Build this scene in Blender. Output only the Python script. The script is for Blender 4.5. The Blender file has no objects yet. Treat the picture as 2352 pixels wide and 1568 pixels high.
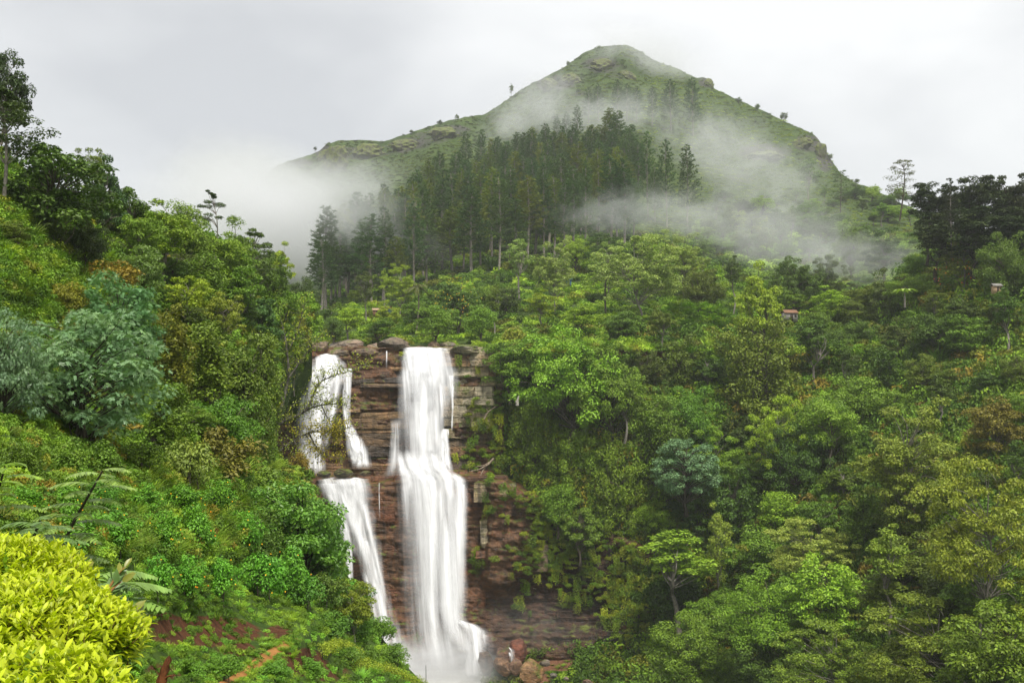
import bpy, math, random
import numpy as np
from mathutils import Vector

random.seed(7)
RNG = np.random.default_rng(7)
SC = bpy.context.scene
COL = SC.collection

# ------------------------------------------------------------------ camera, sky, sun, exposure
W, H = 2352.0, 1568.0            # working frame in which positions were measured
FP = 2297.0                      # focal length in that frame
PITCH = math.atan((920.0 - H / 2) / FP)
cam_d = bpy.data.cameras.new('camera')
cam_d.sensor_width = 36.0
cam_d.lens = 36.0 * FP / W
cam_d.clip_start = 0.05
cam_d.clip_end = 12000
cam = bpy.data.objects.new('camera', cam_d)
COL.objects.link(cam)
cam.location = (0, 0, 0)
cam.rotation_euler = (math.pi / 2 + PITCH, 0, 0)
SC.camera = cam

SUN_EL, SUN_AZ = math.radians(60), math.radians(160)   # azimuth clockwise from +Y (behind the viewer)
world = bpy.data.worlds.new('World')
SC.world = world
world.use_nodes = True
wn, wl = world.node_tree.nodes, world.node_tree.links
wn.clear()
w_out = wn.new('ShaderNodeOutputWorld')
w_bg = wn.new('ShaderNodeBackground')
w_bg.inputs['Strength'].default_value = 0.1
w_sky = wn.new('ShaderNodeTexSky')
w_sky.sky_type = 'NISHITA'
w_sky.sun_disc = False
w_sky.sun_elevation = SUN_EL
w_sky.sun_rotation = SUN_AZ
w_tc = wn.new('ShaderNodeTexCoord')
w_map = wn.new('ShaderNodeMapping')
w_map.inputs['Scale'].default_value = (1.0, 1.0, 2.2)
w_map.inputs['Location'].default_value = (0.35, 0.1, 0.42)
w_n = wn.new('ShaderNodeTexNoise')
w_n.inputs['Scale'].default_value = 2.6
w_n.inputs['Detail'].default_value = 5
w_n.inputs['Roughness'].default_value = 0.45
w_n.inputs['Distortion'].default_value = 0.3
w_r = wn.new('ShaderNodeValToRGB')
w_r.color_ramp.elements[0].position = 0.34
w_r.color_ramp.elements[0].color = (2.35, 2.37, 2.43, 1)
w_r.color_ramp.elements[1].position = 0.64
w_r.color_ramp.elements[1].color = (3.75, 3.75, 3.72, 1)
w_m = wn.new('ShaderNodeMix')
w_m.data_type = 'RGBA'
w_m.inputs[0].default_value = 0.94
wl.new(w_tc.outputs['Generated'], w_map.inputs['Vector'])
wl.new(w_map.outputs['Vector'], w_n.inputs['Vector'])
wl.new(w_n.outputs['Fac'], w_r.inputs['Fac'])
wl.new(w_sky.outputs['Color'], w_m.inputs[6])
wl.new(w_r.outputs['Color'], w_m.inputs[7])
wl.new(w_m.outputs[2], w_bg.inputs['Color'])
wl.new(w_bg.outputs['Background'], w_out.inputs['Surface'])

sun_d = bpy.data.lights.new('sun', 'SUN')
sun_d.energy = 1.5
sun_d.angle = math.radians(14)
sun_d.color = (1.0, 0.965, 0.9)
sun = bpy.data.objects.new('sun', sun_d)
COL.objects.link(sun)
sdir = Vector((math.sin(SUN_AZ) * math.cos(SUN_EL), math.cos(SUN_AZ) * math.cos(SUN_EL), math.sin(SUN_EL)))
sun.rotation_euler = sdir.to_track_quat('Z', 'Y').to_euler()
sun.location = (0, -40, 120)

SC.view_settings.view_transform = 'Standard'
SC.view_settings.look = 'None'
SC.view_settings.exposure = 1.5
SC.view_settings.gamma = 1.0
cy = SC.cycles
cy.max_bounces = 7
cy.diffuse_bounces = 3
cy.glossy_bounces = 2
cy.transmission_bounces = 4
cy.transparent_max_bounces = 16
cy.volume_bounces = 4
cy.volume_step_rate = 0.5
cy.volume_max_steps = 128
cy.use_denoising = True
try:
    cy.denoiser = 'OPENIMAGEDENOISE'
    cy.denoising_input_passes = 'RGB_ALBEDO_NORMAL'
    cy.denoising_prefilter = 'ACCURATE'
except Exception:
    pass
cy.sample_clamp_indirect = 4.0

# ------------------------------------------------------------------ geometry helpers
CP, SP = math.cos(PITCH), math.sin(PITCH)


def at(px, py, Y):
    """World point(s) seen at measured position (px, py), Y metres ahead of the viewpoint."""
    px, py, Y = np.asarray(px, float), np.asarray(py, float), np.asarray(Y, float)
    a = (px - W / 2) / FP
    b = (H / 2 - py) / FP
    dy = CP - b * SP
    dz = SP + b * CP
    k = Y / dy
    return np.stack([a * k, Y + 0 * k, dz * k], -1)


_PT = np.random.default_rng(3).random((256, 256))


def vnoise(x, y, s=0):
    x = np.asarray(x, float) + s * 17.31
    y = np.asarray(y, float) + s * 9.77
    xi, yi = np.floor(x).astype(int), np.floor(y).astype(int)
    fx, fy = x - xi, y - yi
    fx, fy = fx * fx * (3 - 2 * fx), fy * fy * (3 - 2 * fy)
    g = lambda i, j: _PT[(i) & 255, (j) & 255]
    return (g(xi, yi) * (1 - fx) + g(xi + 1, yi) * fx) * (1 - fy) + (g(xi, yi + 1) * (1 - fx) + g(xi + 1, yi + 1) * fx) * fy


def fbm(x, y, s=0, o=4):
    t, a, n = 0, 1, 0
    for k in range(o):
        t = t + a * vnoise(np.asarray(x) * 2 ** k, np.asarray(y) * 2 ** k, s + k)
        n += a
        a *= 0.5
    return t / n * 2 - 1


class Field:
    """Distance of the ground, interpolated from surveyed points (thin plate in log distance)."""

    def __init__(self, pts, lam=1e-3):
        p = np.array(pts, float)
        self.p = p[:, :2] / 1000
        n = len(p)
        K = self._k(self.p, self.p) + lam * np.eye(n)
        P = np.c_[np.ones(n), self.p]
        A = np.block([[K, P], [P.T, np.zeros((3, 3))]])
        self.w = np.linalg.solve(A, np.r_[np.log(p[:, 2]), 0, 0, 0])
        self.lo, self.hi = p[:, 2].min() * .9, p[:, 2].max() * 1.1

    @staticmethod
    def _k(a, b):
        d2 = ((a[:, None, :] - b[None, :, :]) ** 2).sum(-1)
        return np.where(d2 > 0, d2 * np.log(d2 + 1e-12), 0)

    def __call__(self, px, py):
        px, py = np.asarray(px, float), np.asarray(py, float)
        q = np.stack([px.ravel(), py.ravel()], -1) / 1000
        v = self._k(q, self.p) @ self.w[:-3] + np.c_[np.ones(len(q)), q] @ self.w[-3:]
        return np.clip(np.exp(v), self.lo, self.hi).reshape(px.shape)


def curve(pts):
    a = np.array(pts, float)
    return lambda x: np.interp(x, a[:, 0], a[:, 1])


def mesh_np(name, V, F, mat=None, smooth=False, attrs=None):
    """V (n,3); F int array (m,k) or list of such arrays."""
    me = bpy.data.meshes.new(name)
    Fs = F if isinstance(F, list) else [F]
    Fs = [np.asarray(f, np.int32) for f in Fs if len(f)]
    V = np.asarray(V, np.float32)
    me.vertices.add(len(V))
    me.vertices.foreach_set('co', V.ravel())
    nl = sum(f.size for f in Fs)
    npoly = sum(len(f) for f in Fs)
    me.loops.add(nl)
    me.polygons.add(npoly)
    me.loops.foreach_set('vertex_index', np.concatenate([f.ravel() for f in Fs]))
    cnt = np.concatenate([np.full(len(f), f.shape[1], np.int32) for f in Fs])
    st = np.concatenate([[0], np.cumsum(cnt)[:-1]]).astype(np.int32)
    me.polygons.foreach_set('loop_start', st)
    try:
        me.polygons.foreach_set('loop_total', cnt)
    except Exception:
        pass
    if smooth:
        me.polygons.foreach_set('use_smooth', np.ones(npoly, bool))
    if attrs:
        for k, v in attrs.items():
            v = np.asarray(v, np.float32)
            if v.ndim == 1:
                me.attributes.new(k, 'FLOAT', 'POINT').data.foreach_set('value', v)
            else:
                me.attributes.new(k, 'FLOAT_VECTOR', 'POINT').data.foreach_set('vector', v.ravel())
    me.update(calc_edges=True)
    if mat:
        me.materials.append(mat)
    return me


def link(name, me, parent=None, color=None):
    o = bpy.data.objects.new(name, me)
    COL.objects.link(o)
    if parent:
        o.parent = parent
    if color is not None:
        o.color = tuple(color) if len(color) == 4 else (*color, 0.0)
    return o


def tag(o, label=None, cat=None, group=None, kind=None):
    for k, v in (('label', label), ('category', cat), ('group', group), ('kind', kind)):
        if v:
            o[k] = v
    return o


def empty(name, loc=(0, 0, 0), rz=0.0, sc=(1, 1, 1)):
    o = bpy.data.objects.new(name, None)
    o.empty_display_size = 0.2
    COL.objects.link(o)
    o.location = loc
    o.rotation_euler = (0, 0, rz)
    o.scale = sc
    return o


def norm(v):
    return v / (np.linalg.norm(v, axis=-1, keepdims=True) + 1e-9)


class Geo:
    """Collects triangles and quads for one mesh."""

    def __init__(self):
        self.V, self.F, self.n = [], {}, 0

    def add(self, V, F):
        F = np.asarray(F, np.int64)
        self.F.setdefault(F.shape[1], []).append(F + self.n)
        self.V.append(np.asarray(V, float))
        self.n += len(V)

    def tube(self, pts, rad, k=6):
        pts = np.asarray(pts, float)
        n = len(pts)
        rad = np.broadcast_to(np.asarray(rad, float), (n,))
        t = np.gradient(pts, axis=0)
        t = norm(t)
        ref = np.where(np.abs(t[:, 2:3]) > .9, np.array([[1., 0, 0]]), np.array([[0., 0, 1]]))
        a = norm(np.cross(t, ref))
        b = np.cross(t, a)
        th = np.arange(k) / k * 2 * math.pi
        ring = pts[:, None] + rad[:, None, None] * (np.cos(th)[None, :, None] * a[:, None] + np.sin(th)[None, :, None] * b[:, None])
        V = ring.reshape(-1, 3)
        i, j = np.meshgrid(np.arange(n - 1), np.arange(k), indexing='ij')
        j2 = (j + 1) % k
        F = np.stack([i * k + j, i * k + j2, (i + 1) * k + j2, (i + 1) * k + j], -1).reshape(-1, 4)
        self.add(V, F)

    def leaves(self, c, d, nrm, L, Wd, shape='diamond', droop=.15):
        """Leaf faces at c growing along d with face normal nrm."""
        T, Fc = LEAF[shape]
        c = np.asarray(c, float)
        n = len(c)
        if not n:
            return
        d = norm(d)
        s = norm(np.cross(nrm, d))
        u = np.cross(d, s)
        L = np.broadcast_to(np.asarray(L, float), (n,))[:, None, None]
        Wd = np.broadcast_to(np.asarray(Wd, float), (n,))[:, None, None]
        t = T[None]
        V = c[:, None] + d[:, None] * t[..., 0:1] * L + s[:, None] * t[..., 1:2] * Wd + u[:, None] * (t[..., 2:3] * Wd - droop * t[..., 0:1] ** 2 * L)
        m = len(T)
        for f in Fc:
            f = np.asarray(f)
            self.add_raw(f, n, m)
        self.V.append(V.reshape(-1, 3))
        self.n += n * m

    def add_raw(self, f, n, m):
        F = (np.arange(n)[:, None, None] * m + f[None]).reshape(-1, f.shape[1]) + self.n
        self.F.setdefault(f.shape[1], []).append(F)

    def mesh(self, name, mat, smooth=False):
        return mesh_np(name, np.concatenate(self.V), [np.concatenate(v) for v in self.F.values()], mat, smooth)


def _palm(n=5):
    T = [(0.0, 0, 0)]
    F = []
    for i in range(n):
        a = (i / (n - 1) - .5) * 3.6
        l = .62 if i in (0, n - 1) else (.85 if i in (1, n - 2) else 1.0)
        for da, r in ((-.28, .55), (0, 1.0), (.28, .55)):
            T.append((math.cos(a + da) * r * l * .6 + .35 * (1 if r else 0) * .6, math.sin(a + da) * r * l * .62, .05 * (1 - r)))
        k = 1 + 3 * i
        F += [(0, k, k + 1), (0, k + 1, k + 2)]
    return np.array(T), [np.array(F)]


LEAF = {
    'diamond': (np.array([(0, 0, 0), (.45, -.5, .16), (1, 0, 0), (.45, .5, .16)]), [np.array([(0, 1, 2), (0, 2, 3)])]),
    'leaf': (np.array([(0, 0, 0), (.28, -.4, .12), (.62, -.42, .12), (1, 0, -.05), (.62, .42, .12), (.28, .4, .12), (.3, 0, 0), (.65, 0, 0)]),
             [np.array([(0, 1, 6), (2, 3, 7), (3, 4, 7), (5, 0, 6)]), np.array([(1, 2, 7, 6), (4, 5, 6, 7)])]),
    'palm': _palm(),
    'blade': (np.array([(0, -.5, 0), (0, .5, 0), (.4, -.42, 0), (.4, .42, 0), (.75, -.28, 0), (.75, .28, 0), (1, 0, 0)]),
              [np.array([(4, 5, 6)]), np.array([(0, 1, 3, 2), (2, 3, 5, 4)])]),
}


# ------------------------------------------------------------------ materials
def nt(name):
    m = bpy.data.materials.new(name)
    m.use_nodes = True
    t = m.node_tree
    t.nodes.clear()
    return m, t.nodes, t.links


def mixc(N, Lk, fac, a, b, blend='MIX'):
    x = N.new('ShaderNodeMix')
    x.data_type = 'RGBA'
    x.blend_type = blend
    for s, v in ((0, fac), (6, a), (7, b)):
        if isinstance(v, (int, float)):
            x.inputs[s].default_value = v
        elif isinstance(v, tuple):
            x.inputs[s].default_value = (*v, 1) if len(v) == 3 else v
        else:
            Lk.new(v, x.inputs[s])
    return x.outputs[2]


def mth(N, Lk, op, a, b=None, clamp=False):
    x = N.new('ShaderNodeMath')
    x.operation = op
    x.use_clamp = clamp
    for i, v in enumerate((a, b)):
        if v is None:
            continue
        if isinstance(v, (int, float)):
            x.inputs[i].default_value = v
        else:
            Lk.new(v, x.inputs[i])
    return x.outputs[0]


def noise(N, Lk, vec, scale, detail=4, rough=.55, dist=0.0):
    n = N.new('ShaderNodeTexNoise')
    n.inputs['Scale'].default_value = scale
    n.inputs['Detail'].default_value = detail
    n.inputs['Roughness'].default_value = rough
    n.inputs['Distortion'].default_value = dist
    if vec is not None:
        Lk.new(vec, n.inputs['Vector'])
    return n.outputs['Fac']


def ramp(N, Lk, v, p0, p1, c0=(0, 0, 0), c1=(1, 1, 1)):
    r = N.new('ShaderNodeValToRGB')
    e = r.color_ramp.elements
    e[0].position, e[1].position = p0, p1
    e[0].color, e[1].color = (*c0, 1), (*c1, 1)
    Lk.new(v, r.inputs['Fac'])
    return r.outputs['Color']


def mapped(N, Lk, vec, scale=(1, 1, 1), loc=(0, 0, 0)):
    m = N.new('ShaderNodeMapping')
    m.inputs['Scale'].default_value = scale
    m.inputs['Location'].default_value = loc
    Lk.new(vec, m.inputs['Vector'])
    return m.outputs['Vector']


def leaf_mat(name, source, transl=.14, rough=.48, spec=.3, var=.8, warm=(1.25, 1.03, .6), patch=1.2):
    m, N, Lk = nt(name)
    out = N.new('ShaderNodeOutputMaterial')
    if source == 'OBJ':
        oi = N.new('ShaderNodeObjectInfo')
        col, oran = oi.outputs['Color'], oi.outputs['Random']
    elif source == 'INST':
        a = N.new('ShaderNodeAttribute')
        a.attribute_type = 'INSTANCER'
        a.attribute_name = 'tint'
        col = a.outputs['Color']
        oi = N.new('ShaderNodeObjectInfo')
        oran = oi.outputs['Random']
    else:
        c = N.new('ShaderNodeRGB')
        c.outputs[0].default_value = (*source, 1)
        col = c.outputs[0]
    g = N.new('ShaderNodeNewGeometry')
    rnd = g.outputs['Random Per Island']
    k = mth(N, Lk, 'MULTIPLY_ADD', rnd, var)
    k.node.inputs[2].default_value = 1 - var * .5
    col2 = mixc(N, Lk, 1.0, col, k, 'MULTIPLY')
    pn = noise(N, Lk, g.outputs['Position'], patch, 2)
    pr = ramp(N, Lk, pn, .42, .68)
    f = mth(N, Lk, 'MULTIPLY', pr, .5)
    wcol = mixc(N, Lk, 1.0, col2, warm, 'MULTIPLY')
    col3 = mixc(N, Lk, f, col2, wcol)
    col3 = mixc(N, Lk, 1.0, col3, (2.2, 1.94, 1.25), 'MULTIPLY')
    b = N.new('ShaderNodeBsdfPrincipled')
    b.inputs['Roughness'].default_value = rough
    b.inputs['Specular IOR Level'].default_value = spec
    Lk.new(col3, b.inputs['Base Color'])
    tr = N.new('ShaderNodeBsdfTranslucent')
    tc = mixc(N, Lk, 1.0, col3, (1.15, 1.3, .5), 'MULTIPLY')
    Lk.new(tc, tr.inputs['Color'])
    ms = N.new('ShaderNodeMixShader')
    ms.inputs[0].default_value = transl
    Lk.new(b.outputs[0], ms.inputs[1])
    Lk.new(tr.outputs[0], ms.inputs[2])
    Lk.new(ms.outputs[0], out.inputs['Surface'])
    return m


def bark_mat(name, a, b, scale=3.0):
    m, N, Lk = nt(name)
    out = N.new('ShaderNodeOutputMaterial')
    tc = N.new('ShaderNodeTexCoord')
    v = mapped(N, Lk, tc.outputs['Object'], (scale, scale, scale * .35))
    n = noise(N, Lk, v, 2.0, 5, .7)
    c = ramp(N, Lk, n, .35, .66, a, b)
    p = N.new('ShaderNodeBsdfPrincipled')
    p.inputs['Roughness'].default_value = .9
    p.inputs['Specular IOR Level'].default_value = .15
    Lk.new(c, p.inputs['Base Color'])
    bp = N.new('ShaderNodeBump')
    bp.inputs['Strength'].default_value = .6
    bp.inputs['Distance'].default_value = .05
    Lk.new(n, bp.inputs['Height'])
    Lk.new(bp.outputs[0], p.inputs['Normal'])
    Lk.new(p.outputs[0], out.inputs['Surface'])
    return m


def rock_mat(name):
    """Wet layered rock; object colour gives the stone's own hue, its alpha how much moss grows on it."""
    m, N, Lk = nt(name)
    out = N.new('ShaderNodeOutputMaterial')
    oi = N.new('ShaderNodeObjectInfo')
    g = N.new('ShaderNodeNewGeometry')
    pos = g.outputs['Position']
    n1 = noise(N, Lk, pos, .9, 8, .68, .4)
    strat = noise(N, Lk, mapped(N, Lk, pos, (.12, .12, 1.5)), 1.0, 5, .62, .5)
    streak = noise(N, Lk, mapped(N, Lk, pos, (.75, .75, .06)), 1.0, 5, .65, .3)
    big = noise(N, Lk, pos, .16, 3, .5)
    k1 = ramp(N, Lk, n1, .3, .72, (.35, .34, .33), (1.4, 1.34, 1.22))
    c = mixc(N, Lk, 1.0, oi.outputs['Color'], k1, 'MULTIPLY')
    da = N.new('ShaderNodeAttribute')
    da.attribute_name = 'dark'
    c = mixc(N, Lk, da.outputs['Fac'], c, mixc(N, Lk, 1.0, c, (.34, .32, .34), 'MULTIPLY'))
    k2 = ramp(N, Lk, strat, .38, .62, (.55, .55, .58), (1.2, 1.16, 1.1))
    c = mixc(N, Lk, .9, c, mixc(N, Lk, 1.0, c, k2, 'MULTIPLY'))
    # iron-red staining in large patches, black algae in vertical streaks, pale lichen specks
    c = mixc(N, Lk, mth(N, Lk, 'MULTIPLY', ramp(N, Lk, big, .5, .66), .45), c, mixc(N, Lk, 1.0, c, (1.3, .9, .7), 'MULTIPLY'))
    c = mixc(N, Lk, mth(N, Lk, 'MULTIPLY', ramp(N, Lk, streak, .53, .7), .82), c, (.022, .02, .018))
    sp = noise(N, Lk, pos, 2.6, 5, .7)
    c = mixc(N, Lk, mth(N, Lk, 'MULTIPLY', ramp(N, Lk, sp, .63, .74), .5), c, (.38, .34, .25))
    # moss
    mo = noise(N, Lk, pos, .42, 6, .68, .6)
    sx = N.new('ShaderNodeSeparateXYZ')
    Lk.new(g.outputs['Normal'], sx.inputs[0])
    up = mth(N, Lk, 'MULTIPLY', sx.outputs['Z'], .12)
    th = mth(N, Lk, 'ADD', mth(N, Lk, 'ADD', mo, up), mth(N, Lk, 'MULTIPLY', oi.outputs['Alpha'], .34))
    mossf = ramp(N, Lk, th, .66, .76)
    mc = ramp(N, Lk, n1, .3, .7, (.035, .06, .008), (.19, .21, .03))
    c = mixc(N, Lk, mossf, c, mc)
    p = N.new('ShaderNodeBsdfPrincipled')
    Lk.new(c, p.inputs['Base Color'])
    rr = ramp(N, Lk, n1, .3, .7, (.24, .24, .24), (.62, .62, .62))
    Lk.new(rr, p.inputs['Roughness'])
    p.inputs['Specular IOR Level'].default_value = .4
    vor = N.new('ShaderNodeTexVoronoi')
    vor.feature = 'DISTANCE_TO_EDGE'
    vor.inputs['Scale'].default_value = 1.0
    Lk.new(mapped(N, Lk, pos, (.3, .3, .75)), vor.inputs['Vector'])
    crack = ramp(N, Lk, vor.outputs['Distance'], 0.0, .05)
    hgt = mth(N, Lk, 'ADD', mth(N, Lk, 'ADD', mth(N, Lk, 'MULTIPLY', n1, 1.1), mth(N, Lk, 'MULTIPLY', strat, .9)), mth(N, Lk, 'MULTIPLY', crack, .14))
    bp = N.new('ShaderNodeBump')
    bp.inputs['Strength'].default_value = .9
    bp.inputs['Distance'].default_value = .5
    Lk.new(hgt, bp.inputs['Height'])
    Lk.new(bp.outputs[0], p.inputs['Normal'])
    Lk.new(p.outputs[0], out.inputs['Surface'])
    return m


def soil_mat(name, grass, grass2, dirt, dirt2, scale=.5, rockc=None):
    """Ground: attribute 'bare' mixes plant cover against soil (or rock)."""
    m, N, Lk = nt(name)
    out = N.new('ShaderNodeOutputMaterial')
    g = N.new('ShaderNodeNewGeometry')
    pos = g.outputs['Position']
    n = noise(N, Lk, pos, scale, 8, .7)
    n2 = noise(N, Lk, pos, scale * 5, 6, .7)
    cg = ramp(N, Lk, n, .36, .66, grass, grass2)
    cd = ramp(N, Lk, n2, .32, .68, dirt, dirt2)
    a = N.new('ShaderNodeAttribute')
    a.attribute_name = 'bare'
    bf = ramp(N, Lk, mth(N, Lk, 'ADD', a.outputs['Fac'], mth(N, Lk, 'MULTIPLY', mth(N, Lk, 'SUBTRACT', n, .5), .9)), .42, .58)
    c = mixc(N, Lk, bf, cg, cd)
    p = N.new('ShaderNodeBsdfPrincipled')
    p.inputs['Roughness'].default_value = .92
    p.inputs['Specular IOR Level'].default_value = .15
    Lk.new(c, p.inputs['Base Color'])
    bp = N.new('ShaderNodeBump')
    bp.inputs['Strength'].default_value = .8
    bp.inputs['Distance'].default_value = .4 / scale * .5
    Lk.new(mth(N, Lk, 'ADD', n, mth(N, Lk, 'MULTIPLY', n2, .4)), bp.inputs['Height'])
    Lk.new(bp.outputs[0], p.inputs['Normal'])
    Lk.new(p.outputs[0], out.inputs['Surface'])
    return m


def water_mat(name, lo, hi, sx=26.0, sy=1.3, edge=.16, lace=None):
    """Falling white water: dense threads with thinner, see-through water between them. Attribute uv = (across, down)."""
    m, N, Lk = nt(name)
    out = N.new('ShaderNodeOutputMaterial')
    a = N.new('ShaderNodeAttribute')
    a.attribute_name = 'flow'
    v = a.outputs['Vector']
    n = noise(N, Lk, mapped(N, Lk, v, (sx, sy, 1)), 1.0, 3, .5, .25)
    n2 = noise(N, Lk, mapped(N, Lk, v, (sx * 3.1, sy * 1.5, 1), (3, 7, 0)), 1.0, 3, .6)
    s = N.new('ShaderNodeSeparateXYZ')
    Lk.new(v, s.inputs[0])
    u = s.outputs['Z']       # 0..1 across, for the thin rims
    e = mth(N, Lk, 'MINIMUM', u, mth(N, Lk, 'SUBTRACT', 1.0, u))
    e = mth(N, Lk, 'DIVIDE', mth(N, Lk, 'ADD', e, mth(N, Lk, 'MULTIPLY', mth(N, Lk, 'SUBTRACT', n2, .5), .12)), edge, True)
    t = mth(N, Lk, 'ADD', mth(N, Lk, 'MULTIPLY', n, .75), mth(N, Lk, 'MULTIPLY', n2, .25))
    al = ramp(N, Lk, t, lo, hi)
    al = mth(N, Lk, 'MULTIPLY', al, mth(N, Lk, 'POWER', e, 1.3), True)
    if lace:
        pn = noise(N, Lk, mapped(N, Lk, v, (lace[0], lace[1], 1), (1, 2, 0)), 1.0, 4, .6, .4)
        al = mth(N, Lk, 'MULTIPLY', al, ramp(N, Lk, pn, lace[2], lace[3]), True)
    fa = N.new('ShaderNodeAttribute')
    fa.attribute_name = 'fade'
    al = mth(N, Lk, 'MULTIPLY', al, fa.outputs['Fac'], True)
    ms = N.new('ShaderNodeBsdfDiffuse')
    ms.inputs['Color'].default_value = (.93, .935, .94, 1)
    # drops of spray catch light from above as well as from the front
    g = N.new('ShaderNodeNewGeometry')
    vm = N.new('ShaderNodeVectorMath')
    vm.operation = 'ADD'
    Lk.new(g.outputs['Normal'], vm.inputs[0])
    vm.inputs[1].default_value = (0, -.4, .9)
    vn = N.new('ShaderNodeVectorMath')
    vn.operation = 'NORMALIZE'
    Lk.new(vm.outputs[0], vn.inputs[0])
    Lk.new(vn.outputs[0], ms.inputs['Normal'])
    tp = N.new('ShaderNodeBsdfTransparent')
    mx = N.new('ShaderNodeMixShader')
    Lk.new(al, mx.inputs[0])
    Lk.new(tp.outputs[0], mx.inputs[1])
    Lk.new(ms.outputs[0], mx.inputs[2])
    Lk.new(mx.outputs[0], out.inputs['Surface'])
    return m


def plain_mat(name, a, b, rough=.8, scale=4.0, spec=.3):
    m, N, Lk = nt(name)
    out = N.new('ShaderNodeOutputMaterial')
    tc = N.new('ShaderNodeTexCoord')
    n = noise(N, Lk, tc.outputs['Object'], scale, 5, .6)
    p = N.new('ShaderNodeBsdfPrincipled')
    p.inputs['Roughness'].default_value = rough
    p.inputs['Specular IOR Level'].default_value = spec
    Lk.new(ramp(N, Lk, n, .35, .65, a, b), p.inputs['Base Color'])
    Lk.new(p.outputs[0], out.inputs['Surface'])
    return m


M_LEAF = leaf_mat('leaf', 'OBJ')
M_LEAF_GLOSS = leaf_mat('leaf_waxy', 'OBJ', .22, .36, .5, .6)
M_NEEDLE = leaf_mat('needles', 'OBJ', .15, .6, .15, .5, (1.35, 1.1, .7), .2)
M_UNDER = leaf_mat('undergrowth_leaf', 'INST', .13, .55, .22, .5)
M_HEDGE = leaf_mat('hedge_leaf', 'OBJ', .3, .42, .3, .6, (1.1, 1.0, .9), 9.0)
M_BARK = bark_mat('bark', (.05, .04, .03), (.2, .17, .13))
M_BARK_PALE = bark_mat('pale_bark', (.11, .095, .075), (.34, .31, .26))
M_BARK_DARK = bark_mat('dark_bark', (.018, .014, .01), (.09, .075, .055))
M_ROCK = rock_mat('rock')
M_WATER = water_mat('white_water', .33, .64, 5.0, .35, .4)
M_VEIL = water_mat('thin_water', .3, .62, 7.0, .5, .5)
M_LACE = water_mat('broken_water', .3, .55, 9.0, .7, .3, (7.0, 4.5, .28, .5))
M_FLOWER = leaf_mat('petal', 'OBJ', .3, .5, .2, .25, (1.1, .8, .6), 3.0)

# ------------------------------------------------------------------ terrain
def blobs(px, py, lst):
    """Soft union of ellipses (cx, cy, rx, ry, strength)."""
    r = np.zeros_like(np.asarray(px, float))
    for cx, cy, rx, ry, s in lst:
        d = ((px - cx) / rx) ** 2 + ((py - cy) / ry) ** 2
        r = np.maximum(r, s * np.clip(1.25 - d, 0, 1))
    return r


RIDGE = [(300, 700), (480, 640), (560, 520), (600, 430), (618, 396), (634, 381), (660, 371), (715, 356), (733, 347), (750, 331), (775, 324), (830, 322), (880, 325), (940, 306), (1000, 285), (1050, 272), (1110, 264),
         (1150, 240), (1185, 214), (1225, 190), (1245, 181), (1300, 152), (1340, 122), (1375, 107), (1440, 103), (1460, 112), (1500, 138), (1560, 160), (1600, 180), (1618, 178), (1634, 184), (1640, 203),
         (1700, 232), (1760, 258), (1800, 277), (1850, 300), (1876, 314), (1892, 338), (1905, 362), (1930, 398), (1965, 420), (2000, 432), (2060, 462), (2110, 485), (2200, 520), (2420, 570)]
ridge = curve(RIDGE)
F_M = Field([(620, 385, 800), (770, 325, 790), (880, 325, 790), (1000, 285, 810), (1110, 262, 830), (1245, 180, 870), (1370, 110, 900), (1440, 103, 900), (1500, 140, 890), (1625, 180, 850), (1700, 230, 810),
             (1800, 280, 760), (1890, 340, 700), (1930, 400, 640), (2000, 432, 590), (2110, 485, 520), (2200, 520, 450), (2400, 565, 380), (300, 700, 600), (520, 560, 640),
             (1300, 290, 610), (1540, 290, 630), (1700, 400, 560), (1900, 480, 470), (1300, 430, 470), (1000, 400, 600), (850, 400, 680), (950, 560, 400), (1200, 560, 365), (1500, 520, 370),
             (1750, 600, 320), (2000, 600, 330), (2200, 640, 265), (750, 700, 320), (1000, 640, 325), (1300, 660, 275), (1600, 680, 272), (1900, 720, 245), (2200, 760, 225), (600, 600, 420), (400, 620, 480),
             (540, 790, 240), (770, 785, 208), (1000, 790, 204), (1150, 775, 206), (1300, 750, 214), (1500, 765, 222)])
PLANT = [(1150, 520, 330, 110, .8), (900, 620, 170, 80, .8), (1300, 440, 220, 120, .8)]
M_ROCKS = [(820, 352, 90, 22, .62), (900, 345, 80, 22, .6), (990, 316, 70, 22, .66), (1130, 275, 50, 18, .55), (770, 362, 45, 30, .75), (745, 350, 25, 20, 1), (690, 375, 40, 14, .8), (940, 330, 70, 20, .75), (1040, 300, 60, 20, .7), (1380, 150, 70, 30, .7), (1290, 190, 45, 25, .75), (1250, 195, 25, 20, .8),
           (1330, 215, 30, 10, .6), (1620, 190, 22, 16, .9), (1860, 330, 50, 26, .85), (1895, 365, 26, 40, .9), (1760, 350, 90, 28, .75), (1700, 410, 60, 16, .6), (1420, 165, 60, 30, .6)]


def F_mtn(px, py):
    y = F_M(px, py)
    t = np.clip((y - 240) / 300, 0, 1)
    return y * (1 + t * (.04 * (1 - 2 * np.abs(fbm(px / 110 + .4 * py / 110, py / 160, 5, 4))) - .02 + .016 * fbm(px / 22, py / 14, 6, 4)) + .004 * fbm(px / 30, py / 20, 8, 3))


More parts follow.
